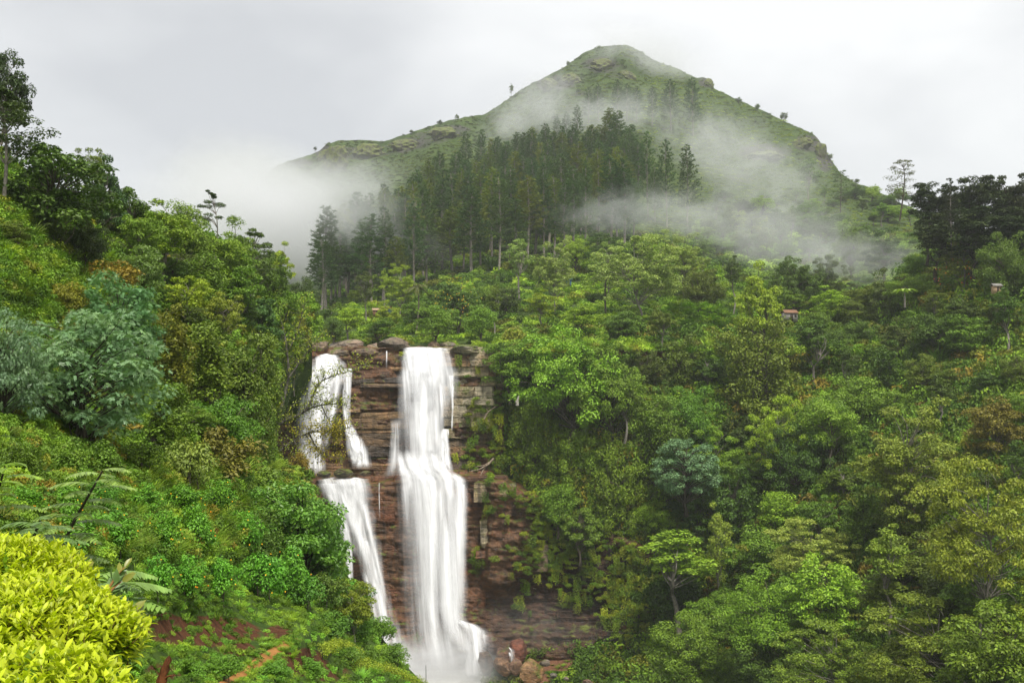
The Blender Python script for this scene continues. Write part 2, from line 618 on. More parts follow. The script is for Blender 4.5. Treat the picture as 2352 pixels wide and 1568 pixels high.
F_R = Field([(1130, 790, 197), (1300, 745, 212), (1560, 760, 220), (1800, 745, 236), (1900, 735, 240), (2050, 650, 238), (2110, 590, 232), (2200, 560, 218), (2352, 540, 203), (2420, 535, 196),
             (1150, 1000, 195), (1300, 1000, 190), (1450, 1000, 190), (1300, 1200, 188), (1450, 1300, 186), (1300, 1450, 187), (1500, 1470, 181), (1550, 900, 203), (1560, 1100, 192), (1700, 900, 200),
             (1750, 1100, 184), (1700, 1300, 174), (1600, 1500, 168), (1400, 1520, 178), (1250, 1540, 179), (1650, 1640, 150), (1300, 1640, 160), (1900, 1000, 184), (1900, 1300, 154), (1900, 1640, 122), (2150, 900, 180), (2150, 1200, 145),
             (2150, 1640, 102), (2352, 900, 165), (2352, 1200, 130), (2352, 1640, 92), (2420, 1200, 126), (2100, 760, 205), (2352, 740, 185)])
R_BARE = [(1275, 1520, 90, 26, .8), (1740, 1100, 16, 60, .8), (1650, 1260, 14, 60, .6), (1415, 1250, 12, 40, .6), (1230, 1560, 60, 20, .8)]


def F_rgt(px, py):
    return F_R(px, py) * (1 + .012 * fbm(px / 60, py / 60, 11, 4))


F_Lf = Field([(-150, 330, 70), (0, 330, 72), (0, 600, 50), (0, 800, 42), (0, 950, 30), (0, 1100, 17), (0, 1250, 10), (0, 1640, 6.2), (-150, 1100, 14), (-150, 700, 45), (200, 1640, 8.5), (200, 500, 82), (200, 700, 58),
              (200, 960, 42), (200, 1100, 26), (180, 1280, 14), (300, 1300, 20), (350, 1640, 12), (400, 1420, 25), (450, 1580, 19), (700, 1640, 26), (560, 1530, 26), (690, 1466, 34), (640, 1440, 36), (500, 1440, 29),
              (500, 1300, 34), (400, 1150, 36), (400, 1000, 50), (550, 1300, 46), (600, 1100, 72), (600, 900, 100), (600, 700, 125), (430, 500, 112), (560, 565, 132), (640, 640, 146), (735, 760, 165), (672, 900, 145), (666, 1050, 122),
              (720, 1200, 88), (800, 1350, 76), (870, 1450, 68), (960, 1560, 58), (1010, 1640, 52), (850, 1640, 38), (740, 1500, 42)])
L_TOP = curve([(-150, 300), (0, 345), (120, 430), (270, 480), (430, 515), (560, 575), (640, 650), (700, 715), (752, 790), (1100, 800)])
L_RIGHT = curve([(300, 718), (770, 712), (795, 694), (830, 664), (860, 646), (900, 634), (1000, 628), (1060, 646), (1090, 690), (1200, 755), (1300, 790), (1350, 812), (1450, 868), (1500, 905), (1560, 965), (1640, 1040)])   # x as a function of y
L_BARE = [(470, 1450, 150, 42, 1), (370, 1440, 60, 40, 1), (640, 1455, 40, 26, .9), (700, 1520, 70, 40, .85), (620, 1520, 60, 30, .7), (760, 1545, 70, 30, .55), (380, 1540, 60, 26, .7), (850, 1560, 80, 20, .4), (540, 1490, 60, 24, .7)]


def F_lft(px, py):
    return F_Lf(px, py) * (1 + .018 * fbm(px / 55, py / 55, 21, 4))


def grid_faces(nr, nc, flip=False):
    i, j = np.meshgrid(np.arange(nr - 1), np.arange(nc - 1), indexing='ij')
    a = i * nc + j
    F = np.stack([a, a + nc, a + nc + 1, a + 1], -1).reshape(-1, 4)
    return F[:, ::-1] if flip else F


def patch(name, PX, PY, depth, mat, bare=None, back=None, label=None):
    """Ground surface through a grid of surveyed directions; 'back' rows carry it on over the crest."""
    D = depth(PX, PY)
    V = at(PX, PY, D)
    B = blobs(PX, PY, bare) if bare else np.zeros_like(PX)
    if back:
        top = V[0]
        rows = []
        for dy, dz in back[::-1]:
            r = top.copy()
            r[:, 1] += dy
            r[:, 0] *= 1 + dy / np.maximum(top[:, 1], 30)
            r[:, 2] += dz
            rows.append(r)
        V = np.concatenate([np.array(rows), V])
        B = np.concatenate([np.repeat(B[:1], len(rows), 0), B])
    nr, nc = V.shape[:2]
    me = mesh_np(name, V.reshape(-1, 3), grid_faces(nr, nc), mat, True, {'bare': B.ravel()})
    o = link(name, me)
    tag(o, label, None, None, 'structure')
    return o


M_MTN = soil_mat('mountain_turf', (.035, .062, .012), (.075, .115, .02), (.028, .028, .022), (.1, .097, .075), .06)
M_SLOPE = soil_mat('slope_soil', (.03, .06, .01), (.085, .14, .018), (.05, .02, .01), (.15, .06, .026), .5)
M_LAWN = soil_mat('right_slope_soil', (.018, .036, .006), (.06, .11, .012), (.11, .05, .028), (.26, .13, .075), .3)

# mountain and the upper valley down to the river's lip
cx_ = np.linspace(300, 2420, 330)
tt = np.linspace(0, 1, 150)[:, None] ** 1.1
top_ = ridge(cx_) + 1.5 * fbm(cx_ / 14, cx_ * 0, 31, 3) + 1.2 * fbm(cx_ / 5, cx_ * 0, 35, 2)
mb_ = curve([(300, 797), (1140, 797), (1300, 764), (1560, 776), (1800, 762), (1900, 752), (2050, 668), (2110, 606), (2200, 578), (2420, 590)])(cx_)
PYm = top_[None] + (np.maximum(mb_, top_ + 8)[None] - top_[None]) * tt
PXm = np.repeat(cx_[None], 150, 0)
patch('mountain', PXm, PYm, F_mtn, M_MTN, [(a_, b_, c_, d_, e_ * .82) for a_, b_, c_, d_, e_ in M_ROCKS], [(30, -14), (120, -90), (400, -320)], 'steep green peak with rocky crags rising into low cloud')
# right-hand hillside
cx_ = np.linspace(1128, 2440, 220)
rt = curve([(1128, 792), (1300, 748), (1560, 762), (1800, 747), (1900, 737), (2050, 652), (2110, 592), (2200, 562), (2352, 542), (2440, 535)])
PYr = rt(cx_)[None] + (1650 - rt(cx_)[None]) * np.linspace(0, 1, 170)[:, None]
patch('right_hillside', np.repeat(cx_[None], 170, 0), PYr, F_rgt, M_LAWN, R_BARE, [(8, .4), (30, -2), (70, -30)], 'steep jungle-covered hillside beside the waterfall')
# left-hand hillside: columns spread from the frame's left to the spur's free edge
py_ = np.linspace(0, 1, 190)
rows_px, rows_py = [], []
us = np.linspace(0, 1, 150)
for t in py_:
    y0 = 300 + (1650 - 300) * t
    xr = float(L_RIGHT(y0))
    x = -160 + (xr + 160) * us
    rows_px.append(x)
    rows_py.append(np.maximum(y0, L_TOP(x) + (y0 - 300) * .12))
PXl, PYl = np.array(rows_px), np.array(rows_py)
lo = patch('left_hillside', PXl, PYl, F_lft, M_SLOPE, L_BARE, [(6, .2), (30, -8), (60, -40)], 'near jungle-covered hillside falling towards the gorge')
# the spur's far flank, dropping into the gorge
edge = at(PXl[:, -1], PYl[:, -1], F_lft(PXl[:, -1], PYl[:, -1]))
fl = [edge]
for k, dx, dz in ((1.03, -1, -3), (1.08, -5, -14), (1.12, -10, -40)):
    fl.append(edge * k + np.array([dx, 0, dz]))
Vf = np.stack(fl, 1)
me = mesh_np('left_spur_flank', Vf.reshape(-1, 3), grid_faces(len(edge), 4), M_SLOPE, True, {'bare': np.zeros(Vf.shape[0] * 4)})
tag(link('left_spur_flank', me), 'hidden far flank of the left hillside', None, None, 'structure')

# viewer's terrace, valley floor
V = []
nx, ny = 40, 24
for j in range(ny):
    for i in range(nx):
        x, y = -9 + 15 * i / (nx - 1), -6 + 13 * j / (ny - 1)
        z = -1.75 + .05 * float(fbm(x, y, 3, 2)) - max(0, y - 5.2) * 1.1 - max(0, x - 1) * .35
        V.append((x, y, z))
me = mesh_np('viewpoint_ground', np.array(V), grid_faces(ny, nx, True), M_SLOPE, True, {'bare': np.full(len(V), .4)})
tag(link('viewpoint_ground', me), 'earth bank below the clipped yellow hedge', None, None, 'structure')
gx = np.linspace(-2600, 2600, 40)
V = np.array([(x, y + 1300, -56.0) for y in gx for x in gx])
me = mesh_np('ground', V, grid_faces(40, 40, True), M_LAWN, True, {'bare': np.zeros(len(V))})
tag(link('ground', me), 'valley floor far below the falls', None, None, 'structure')


# ------------------------------------------------------------------ the cliff
def sst(a, b, x):
    t = np.clip((x - a) / (b - a), 0, 1)
    return t * t * (3 - 2 * t)


def F_clf(px, py):
    """Rock wall: upper tier, ledge, lower tier with an undercut buttress on its right."""
    led = 1092 + 6 * np.sin(px / 60) + np.where(px < 870, 4, 0)
    low = sst(led - 10, led + 14, py)
    y = 191.5 - 6.0 * low
    y = y + 1.0 * sst(890, 925, px) * (1 - sst(1030, 1050, px)) * (1 - low)
    y = y - 2.2 * sst(690, 640, px)
    bt = sst(1100, 1125, px) * (1 - sst(1225, 1262, px)) * sst(1085, 1110, py) * (1 - sst(1325, 1362, py + 18 * np.sin(px / 21)))
    y = y - 3.0 * bt
    y = y - 2.5 * sst(1235, 1500, px) * low
    y = y - 3.4 * sst(1380, 1500, py) * low
    y = y + 14 * sst(1150, 1185, px) * sst(1120 + (px - 1150) * .42, 1060 + (px - 1150) * .42, py)
    st = fbm(px / 160, py / 9, 41, 3) * .55 + fbm(px / 34, py / 26, 43, 4) * .8 + fbm(px / 11, py / 5, 47, 2) * .25 + .9 * np.floor(4.5 * fbm(px / 60, py / 22, 53, 3)) / 4.5 + .35 * np.floor(4 * fbm(px / 24, py / 9, 57, 2)) / 4
    return y + st * (1 - .25 * low)


cx_ = np.linspace(600, 1530, 300)
cy_ = np.linspace(798, 1600, 300)
PXc, PYc = np.meshgrid(cx_, cy_)
Dc = F_clf(PXc, PYc)
Vc = at(PXc, PYc, Dc)
cap = [Vc[0] + np.array([0, d, h]) for d, h in ((18, 1.2), (3, .35))]
Vc = np.concatenate([np.array(cap), Vc])
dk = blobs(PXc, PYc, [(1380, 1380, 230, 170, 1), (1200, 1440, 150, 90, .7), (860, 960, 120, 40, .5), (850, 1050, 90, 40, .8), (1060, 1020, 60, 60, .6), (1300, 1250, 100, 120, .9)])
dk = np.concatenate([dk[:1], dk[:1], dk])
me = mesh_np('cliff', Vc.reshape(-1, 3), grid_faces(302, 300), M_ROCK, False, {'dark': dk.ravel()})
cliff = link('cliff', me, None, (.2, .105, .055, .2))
tag(cliff, 'layered brown cliff the waterfall drops over', None, None, 'structure')


def slab_mesh(seed, bev=.12, jit=.05):
    """A fractured stone about one unit across: hull of uneven corners."""
    import bmesh
    r = random.Random(seed)
    bm = bmesh.new()
    for sx in (-.5, .5):
        for sy in (-.5, .5):
            for sz in (-.5, .5):
                for q in range(2):
                    bm.verts.new((sx * r.uniform(.72, 1.0), sy * r.uniform(.75, 1.0), sz * r.uniform(.7, 1.0)))
    for q in range(6):
        v = [r.uniform(-.4, .4) for _ in range(3)]
        v[r.randint(0, 2)] = r.choice((-.5, .5)) * r.uniform(.95, 1.1)
        bm.verts.new(v)
    h = bmesh.ops.convex_hull(bm, input=bm.verts[:])
    bmesh.ops.delete(bm, geom=list({g for g in h['geom_interior'] + h['geom_unused'] if isinstance(g, bmesh.types.BMVert)}), context='VERTS')
    me = bpy.data.meshes.new('rock_slab')
    bm.to_mesh(me)
    bm.free()
    me.materials.append(M_ROCK)
    return me


SLABS = [slab_mesh(100 + i) for i in range(16)]


def slabs(rows, xl, xr, cols, wid, proud, thin=0.0, skip=None, dep=2.6):
    """Courses of natural stone between py levels, between x limits."""
    for k in range(len(rows) - 1):
        y0, y1 = rows[k], rows[k + 1]
        x = xl + random.uniform(-20, 0)
        while x < xr:
            w = random.uniform(*wid)
            cxm, cym = x + w / 2, (y0 + y1) / 2
            x += w
            if random.random() < thin or (skip and skip(cxm, cym)):
                continue
            d = float(F_clf(np.array(cxm), np.array(cym))) - random.uniform(*proud)
            p = at(cxm, cym, d)
            s = d / FP
            o = bpy.data.objects.new('rock_slab', random.choice(SLABS))
            COL.objects.link(o)
            o.parent = cliff
            o.location = (p[0], p[1] + dep / 2, p[2])
            o.scale = (w * s * random.uniform(1.05, 1.3), dep, (y1 - y0) * s * random.uniform(1.0, 1.25))
            o.rotation_euler = (random.uniform(-.06, .06), random.uniform(-.05, .05), random.uniform(-.15, .15) + random.choice((0, math.pi)))
            c = random.choice(cols)
            f = random.uniform(.85, 1.12)
            o.color = (c[0] * f, c[1] * f, c[2] * f, c[3] + random.uniform(-.12, .12))


def levels(a, b, lo, hi):
    r = [a]
    while r[-1] < b:
        r.append(r[-1] + random.uniform(lo, hi))
    return r


BROWN = [(.31, .2, .105, .1), (.26, .17, .095, .15), (.2, .145, .095, .05), (.35, .23, .12, .1), (.19, .145, .1, .15), (.13, .105, .085, .0)]
PALE = [(.56, .49, .34, .36), (.5, .43, .29, .42), (.46, .38, .24, .45), (.6, .54, .41, .3)]
RED = [(.27, .12, .06, .1), (.22, .1, .052, .15), (.3, .145, .075, .05), (.17, .09, .055, .2)]
slabs(levels(800, 1080, 8, 24), 690, 1040, BROWN, (40, 170), (-.5, .7), .3, skip=lambda x, y: 935 < x < 1005)
slabs(levels(797, 960, 17, 30), 1030, 1150, PALE, (30, 85), (-.1, 1.1), .15)
slabs(levels(960, 1085, 16, 32), 1035, 1150, PALE + BROWN, (30, 80), (-.3, .9), .35)
slabs([1081, 1093, 1106], 730, 1140, RED, (40, 110), (-.2, .7))
slabs(levels(1110, 1345, 30, 74), 1112, 1240, PALE + [(.3, .22, .15, .4), (.2, .17, .13, .4)], (26, 70), (-1.1, .0), .6)


def loose_slabs(n, x0, x1, y0, y1, cols, wr, hr, proud):
    """Shelves and scabs of rock standing a little proud of the face."""
    for _ in range(n):
        x, y = random.uniform(x0, x1), random.uniform(y0, y1)
        slabs([y, y + random.uniform(*hr)], x, x + 1, cols, wr, proud, dep=2.2)


loose_slabs(22, 740, 915, 1110, 1420, RED, (30, 95), (14, 46), (-.6, .1))
loose_slabs(7, 1052, 1105, 1100, 1440, RED, (26, 60), (14, 60), (-.5, .2))
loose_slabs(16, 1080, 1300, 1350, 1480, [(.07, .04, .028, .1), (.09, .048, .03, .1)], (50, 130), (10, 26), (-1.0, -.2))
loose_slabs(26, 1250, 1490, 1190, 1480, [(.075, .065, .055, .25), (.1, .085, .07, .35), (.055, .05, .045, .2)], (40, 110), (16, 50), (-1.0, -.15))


def boulder(px, py, w, h, Y, color, seed, label, cat='boulder', group=None, depth=None, tilt=0.0):
    """A free stone: faceted, cracked block resting on the rock at (px, py) = its foot."""
    import bmesh
    r = random.Random(seed)
    bm = bmesh.new()
    bmesh.ops.create_icosphere(bm, subdivisions=3, radius=.5)
    cuts = [(Vector((r.gauss(0, 1), r.gauss(0, 1), r.gauss(0, 1))).normalized(), r.uniform(.3, .42)) for _ in range(11)]
    for v in bm.verts:
        for n, d in cuts:
            k = v.co.dot(n) - d
            if k > 0:
                v.co -= n * k * .92
        v.co += v.normal * ((.05 if cat == 'crag' else .022) * math.sin(v.co.x * 17 + seed) * math.cos(v.co.z * 23))
    zs = [v.co.z for v in bm.verts]
    for v in bm.verts:
        v.co.z -= min(zs)
    me = bpy.data.meshes.new('boulder')
    bm.to_mesh(me)
    bm.free()
    me.materials.append(M_ROCK)
    xs = [v.co.x for v in me.vertices]
    zs = [v.co.z for v in me.vertices]
    o = link('boulder', me, None, color)
    s = Y / FP
    p = at(px, py, Y)
    o.location = (p[0], p[1], p[2] - .12 * h * s)
    o.scale = (w * s / (max(xs) - min(xs)), (depth or w * .7) * s, h * s * 1.1 / (max(zs) - min(zs)))
    o.rotation_euler = (0, tilt, r.uniform(-.4, .4))
    tag(o, label, cat, group)
    return o


for i, (px, py, w, h, lab) in enumerate([
        (772, 398, 66, 66, 'pale-faced crag at the end of the left ridge'), (742, 372, 34, 30, 'dark crag stepping down the end of the left ridge'), (840, 368, 80, 40, 'dark rock band just right of the pale-faced crag'),
        (930, 352, 70, 34, 'dark rock band midway along the left ridge'), (1015, 322, 70, 34, 'rock band where the left ridge begins to climb'), (1262, 212, 40, 34, 'steep crag on the summit shoulder'),
        (1312, 196, 50, 30, 'pale outcrop left of the summit'), (1385, 166, 60, 34, 'broad rock face below the summit'), (1440, 186, 44, 26, 'lower rock face right below the summit'),
        (1628, 206, 26, 28, 'dark knob on the right ridge'), (1884, 366, 30, 40, 'overhanging crag where the right ridge drops'), (1840, 345, 60, 30, 'rock band left of the overhanging crag'), (1760, 372, 90, 26, 'rock streak half hidden by mist on the right flank')]):
    boulder(px, py, w, h, float(F_mtn(np.array(px * 1.), np.array(py * 1.))) + 6, (.085, .085, .055, .62), 400 + i, lab, 'crag', 'crags on the mountain', depth=w * .45)
GREY = (.26, .22, .17, .1)
for i, (px, py, w, h, Y, c, lab) in enumerate([
        (905, 803, 76, 30, 193, (.2, .16, .12, .05), 'large flat-topped dark boulder overhanging the brink beside the main fall'),
        (797, 808, 92, 30, 197, (.3, .25, .2, .05), 'broad smooth sloping grey slab at the brink above the left fall'),
        (815, 812, 66, 18, 194, (.17, .15, .12, .05), 'low blackish rock in front of the sloping grey slab'),
        (858, 806, 30, 20, 194, (.28, .22, .17, .1), 'small pale rock between the sloping slab and the flat-topped boulder'),
        (840, 820, 70, 22, 192.4, (.25, .19, .13, .1), 'brown ledge rock under the low blackish rock'),
        (780, 822, 60, 22, 192.2, (.26, .2, .14, .15), 'rounded brown ledge rock beside the head of the left fall'),
        (995, 803, 30, 20, 196, (.3, .22, .16, .05), 'pale upright rock at the brink behind the main fall'),
        (1028, 802, 42, 18, 196, (.2, .17, .14, .05), 'dark angular rock at the brink, nearest the mossy blocks'),
        (966, 803, 24, 10, 197, (.3, .24, .18, .05), 'small wet stone in the river at the brink'),
        (733, 806, 60, 22, 192, (.24, .2, .15, .2), 'grey stone partly hidden by leaves at the head of the left fall'),
        (1065, 812, 70, 22, 190.5, (.3, .27, .19, .6), 'mossy flat capstone on top of the pale blocks')]):
    boulder(px, py, w, h, Y, c, 300 + i, lab, group='boulders along the brink')
for i, (px, py, w, h, Y, c, lab) in enumerate([
        (790, 1095, 46, 20, 184.6, (.13, .12, .07, .5), 'rounded mossy boulder on the ledge between the two left falls'),
        (744, 1094, 34, 14, 184.8, (.12, .1, .07, .5), 'small mossy boulder on the ledge under the yellow-leaved branch'),
        (838, 1092, 30, 12, 185, (.14, .1, .07, .3), 'small dark boulder on the ledge nearest the stepped trickle')]):
    boulder(px, py, w, h, Y, c, 330 + i, lab, group='boulders on the ledge')
for i, (px, py, w, h, Y, c, lab) in enumerate([
        (1160, 1528, 46, 42, 176, (.26, .14, .09, .05), 'tilted reddish boulder the small side spill runs over'),
        (1188, 1515, 44, 50, 177, (.24, .085, .05, .1), 'dark red boulder against the grass bank'),
        (1155, 1548, 48, 40, 173, (.3, .19, .12, .1), 'rounded tan boulder at the edge of the plunge pool'),
        (1184, 1546, 34, 36, 172.5, (.26, .16, .11, .1), 'small squarish tan boulder between the rounded one and the big block'),
        (1221, 1568, 58, 56, 169, (.36, .23, .12, .2), 'big upright tan block with a cracked top by the pool'),
        (1110, 1545, 50, 52, 175, (.12, .08, .06, .1), 'wet dark boulder half hidden in the spray'),
        (1130, 1500, 60, 40, 178, (.12, .07, .05, .1), 'dark boulder under the arching side spill'),
        (1252, 1528, 26, 14, 172, (.2, .17, .14, .1), 'low grey stone on the muddy shore'),
        (1270, 1556, 16, 12, 168, (.3, .28, .24, .05), 'little pale stone on the red mud'),
        (1300, 1562, 12, 9, 167, (.26, .22, .18, .05), 'tiny brown stone beside the lawn'),
        (1350, 1573, 26, 14, 165, (.2, .14, .1, .1), 'brown stone at the foot of the lawn')]):
    boulder(px, py, w, h, Y, c, 360 + i, lab, group='boulders at the plunge pool')


# ------------------------------------------------------------------ water
def sheet(rows, nu=26, sub=10, rough=.35, seed=0, bulge=.5, ft=0.0, fb=0.0):
    """Falling sheet; rows = (x_left, x_right, y, distance)."""
    r = np.array(rows, float)
    t = np.linspace(0, len(r) - 1, (len(r) - 1) * sub + 1)
    R = np.stack([np.interp(t, np.arange(len(r)), r[:, k]) for k in range(4)], -1)
    # round off the corners of the outline
    for _ in range(sub // 2):
        R[1:-1] = (R[:-2] + 2 * R[1:-1] + R[2:]) / 4
    u = np.linspace(0, 1, nu)
    jl = fbm(t * 1.6, t * 0, seed + 3, 3)
    jr = fbm(t * 1.6, t * 0 + 5, seed + 7, 3)
    wpx = (R[:, 1] - R[:, 0])
    xl, xr = R[:, 0] + jl * .09 * wpx, R[:, 1] + jr * .09 * wpx
    PX = xl[:, None] + (xr - xl)[:, None] * u[None]
    PY = np.repeat(R[:, 2:3], nu, 1)
    s = R[:, 3:4] / FP
    across = PX * s / 10
    down = PY * s / 10
    rel = fbm(across * 5 + seed, down * .5, seed, 2) * rough * .5
    Y = R[:, 3:4] - bulge * (1 - (2 * u[None] - 1) ** 2) - rel
    V = at(PX, PY, Y)
    flow = np.stack([across + seed * 3.1, down + seed * 1.7, np.repeat(u[None], len(t), 0)], -1)
    fade = np.ones(len(t)) if ft <= 0 else np.clip(t / t[-1] / ft, 0, 1)
    if fb > 0:
        fade = fade * np.clip((1 - t / t[-1]) / fb, 0, 1)
    return V, flow, np.repeat(fade[:, None] ** 1.5, nu, 1)


def merge_sheets(name, lst, mat, parent):
    VV, FF, AA, BB, n = [], [], [], [], 0
    for V, fl, fd in lst:
        BB.append(fd.ravel())
        a, b = V.shape[:2]
        VV.append(V.reshape(-1, 3))
        AA.append(fl.reshape(-1, 3))
        FF.append(grid_faces(a, b) + n)
        n += a * b
    return link(name, mesh_np(name, np.concatenate(VV), np.concatenate(FF), mat, True, {'flow': np.concatenate(AA), 'fade': np.concatenate(BB)}), parent)


def waterfall(label, rows, seed, nst=12, mat=None, rough=.35, front=.6, wr=(.22, .5), bulge=.5, ft=.0, fb=.06):
    """Curtain plus overlapping veils that start from ledges on the way down."""
    rows = np.array(rows, float)
    root = empty('waterfall', at((rows[-1, 0] + rows[-1, 1]) / 2, rows[-1, 2], rows[-1, 3]))
    inv = Vector(root.location)
    tag(root, label, 'waterfall', 'tiers of the waterfall')
    c = merge_sheets('curtain', [sheet(rows, 30, 10, rough, seed, bulge, ft, fb)], mat or M_WATER, root)
    st = []
    r = random.Random(seed)
    R2 = np.stack([np.interp(np.linspace(0, len(rows) - 1, 40), np.arange(len(rows)), rows[:, k]) for k in range(4)], -1)
    for k in range(nst):
        w = r.uniform(*wr)
        a = r.uniform(-.12, 1.12 - w)
        k0 = r.choice([0, r.randint(0, 26)])
        k1 = min(39, k0 + r.randint(9, 30))
        sub = R2[k0:k1 + 1:3].copy()
        if len(sub) < 3:
            continue
        tt_ = np.linspace(0, 1, len(sub))
        drift = a + (r.uniform(-.05, .05)) * tt_
        ww = w * (1 + r.uniform(-.25, .3) * tt_)
        lo_ = sub[:, 0] + (sub[:, 1] - sub[:, 0]) * drift
        hi_ = sub[:, 0] + (sub[:, 1] - sub[:, 0]) * (drift + ww)
        sub[:, 0], sub[:, 1] = lo_, hi_
        sub[:, 3] -= r.uniform(.15, front) * np.clip(tt_ * 5, 0, 1)
        st.append(sheet(sub, 12, 8, rough * .6, seed * 31 + k, .35, .08 if k0 else (.3 if ft > 0 else .0), .45))
    s_ = merge_sheets('strands', st, M_VEIL, root) if st else None
    for o in (c, s_):
        if o:
            o.matrix_parent_inverse.identity()
            o.location = -inv
    return root


waterfall('tall main white fall over the upper cliff tier',
          [(922, 1024, 797, 193.5), (920, 1025, 801, 190.6), (919, 1026, 815, 189.8), (917, 1034, 842, 188.9), (911, 1038, 866, 188), (909, 1035, 905, 187.6), (908, 1024, 950, 187.2), (908, 1019, 1000, 186.9), (906, 1024, 1050, 186.5), (899, 1034, 1084, 186), (890, 1040, 1096, 185.2)], 1, 22, front=1.6)
waterfall('broad main white fall plunging from the ledge to the pool',
          [(912, 1006, 1030, 185.8), (915, 1010, 1056, 185.0), (920, 1020, 1078, 184.2), (924, 1056, 1095, 183.2), (922, 1063, 1108, 182.8), (919, 1061, 1150, 182.0), (919, 1060, 1200, 181.4), (923, 1056, 1280, 180.8), (925, 1053, 1360, 180.2), (926, 1052, 1420, 179.6), (924, 1072, 1460, 178.8), (905, 1104, 1512, 177.4), (872, 1140, 1572, 175.4)], 2, 24, front=1.8, ft=.16, fb=.1)
waterfall('wide lacy left fall of the upper tier behind the bare branches',
          [(735, 770, 812, 192), (722, 776, 819, 190.0), (710, 790, 838, 189.4), (700, 788, 865, 189.0), (692, 776, 900, 188.6), (684, 768, 950, 188.2), (680, 758, 1000, 187.8), (684, 750, 1050, 187.4), (704, 748, 1094, 186.8)], 3, 16, M_LACE)
waterfall('narrow stepped cascade right of the lacy left fall',
          [(784, 806, 846, 191), (784, 808, 852, 190.2), (786, 807, 880, 189.8), (786, 804, 930, 189.4), (788, 806, 970, 189), (792, 832, 1005, 188.2), (797, 850, 1040, 187.4), (806, 858, 1078, 186.6)], 4, 10, M_LACE)
waterfall('lower left fall spreading below the ledge and narrowing down the rock',
          [(728, 852, 1096, 186), (724, 853, 1102, 184.2), (730, 856, 1122, 183.2), (752, 860, 1150, 182.6), (775, 866, 1190, 182.2), (800, 874, 1240, 181.8), (822, 886, 1300, 181.4), (842, 900, 1370, 180.8), (848, 918, 1430, 180.2), (852, 955, 1490, 179.2), (870, 1000, 1566, 177.0)], 5, 16, front=1.2)
waterfall('thin left edge of the lower left fall beside the round tree',
          [(728, 790, 1110, 183.4), (742, 798, 1150, 182.6), (768, 806, 1200, 182.2), (786, 812, 1260, 181.8), (793, 813, 1330, 181.4), (796, 816, 1420, 181)], 6, 6, M_VEIL)
waterfall('fine trickle over the dark rock right of the main fall',
          [(1030, 1042, 862, 190.2), (1033, 1044, 890, 189.8), (1036, 1043, 930, 189.4), (1035, 1041, 990, 189)], 7, 3, M_LACE)
waterfall('stepped trickle at the right foot of the upper main fall',
          [(1010, 1030, 985, 187.2), (1004, 1034, 1010, 186.9), (1004, 1036, 1045, 186.5), (1012, 1044, 1090, 185.8)], 8, 6, M_LACE)
waterfall('arching side spill thrown over a boulder at the foot of the main fall',
          [(1046, 1070, 1424, 178.6), (1050, 1096, 1432, 177.9), (1050, 1122, 1444, 177.4), (1050, 1140, 1462, 177), (1052, 1136, 1490, 176.4), (1054, 1126, 1520, 175.8), (1050, 1122, 1560, 175)], 9, 10, M_VEIL, bulge=1.6)
waterfall('small side spill over the tilted reddish boulder',
          [(1166, 1174, 1486, 175), (1168, 1184, 1494, 174.4), (1170, 1182, 1512, 174), (1172, 1178, 1528, 173.8)], 10, 2, M_VEIL)
waterfall('single thin thread of water under the flat-topped boulder',
          [(886, 890, 806, 191), (886, 890, 822, 189.8), (885, 889, 850, 189.6)], 11, 0, M_LACE, fb=.6)
waterfall('hair-thin trickle on the brown rock between the lower falls',
          [(868, 873, 1108, 183.6), (869, 873, 1150, 183), (870, 874, 1200, 182.8)], 12, 0, M_LACE, fb=.6)
waterfall('wisp of water running off the edge of the ledge nearest the red rock',
          [(1060, 1068, 1112, 182.6), (1059, 1067, 1160, 182.2), (1057, 1062, 1220, 181.8)], 13, 1, M_LACE, fb=.6)

# plunge pool
m, N, Lk = nt('pool_water')
out = N.new('ShaderNodeOutputMaterial')
p = N.new('ShaderNodeBsdfPrincipled')
g = N.new('ShaderNodeNewGeometry')
n = noise(N, Lk, g.outputs['Position'], .35, 6, .6)
Lk.new(ramp(N, Lk, n, .35, .6, (.42, .4, .33), (.8, .8, .76)), p.inputs['Base Color'])
p.inputs['Roughness'].default_value = .25
bp = N.new('ShaderNodeBump')
bp.inputs['Strength'].default_value = .4
Lk.new(noise(N, Lk, g.outputs['Position'], 2.0, 4), bp.inputs['Height'])
Lk.new(bp.outputs[0], p.inputs['Normal'])
Lk.new(p.outputs[0], out.inputs['Surface'])
c0 = at(1040, 1562, 176)
th = np.linspace(0, 2 * math.pi, 48, endpoint=False)
V = [(c0[0], c0[1] - 10, c0[2] + .1)]
for rr in (.35, .7, 1.0):
    for a in th:
        k = rr * (1 + .12 * math.sin(a * 3 + 1) + .08 * math.sin(a * 5))
        V.append((c0[0] + 13.5 * k * math.cos(a), c0[1] - 10 + 17 * k * math.sin(a), c0[2] + .1 + .08 * math.sin(a * 9 + rr * 7)))
F3 = [(0, 1 + i, 1 + (i + 1) % 48) for i in range(48)]
F4 = [(1 + 48 * q + i, 1 + 48 * (q + 1) + i, 1 + 48 * (q + 1) + (i + 1) % 48, 1 + 48 * q + (i + 1) % 48) for q in range(2) for i in range(48)]
tag(link('water', mesh_np('water', np.array(V), [np.array(F3), np.array(F4)], m, True)), 'churned pale plunge pool at the foot of the falls', None, None, 'structure')


# ------------------------------------------------------------------ plants: prototypes
def rvec(rng, n):
    return norm(rng.normal(size=(n, 3)))


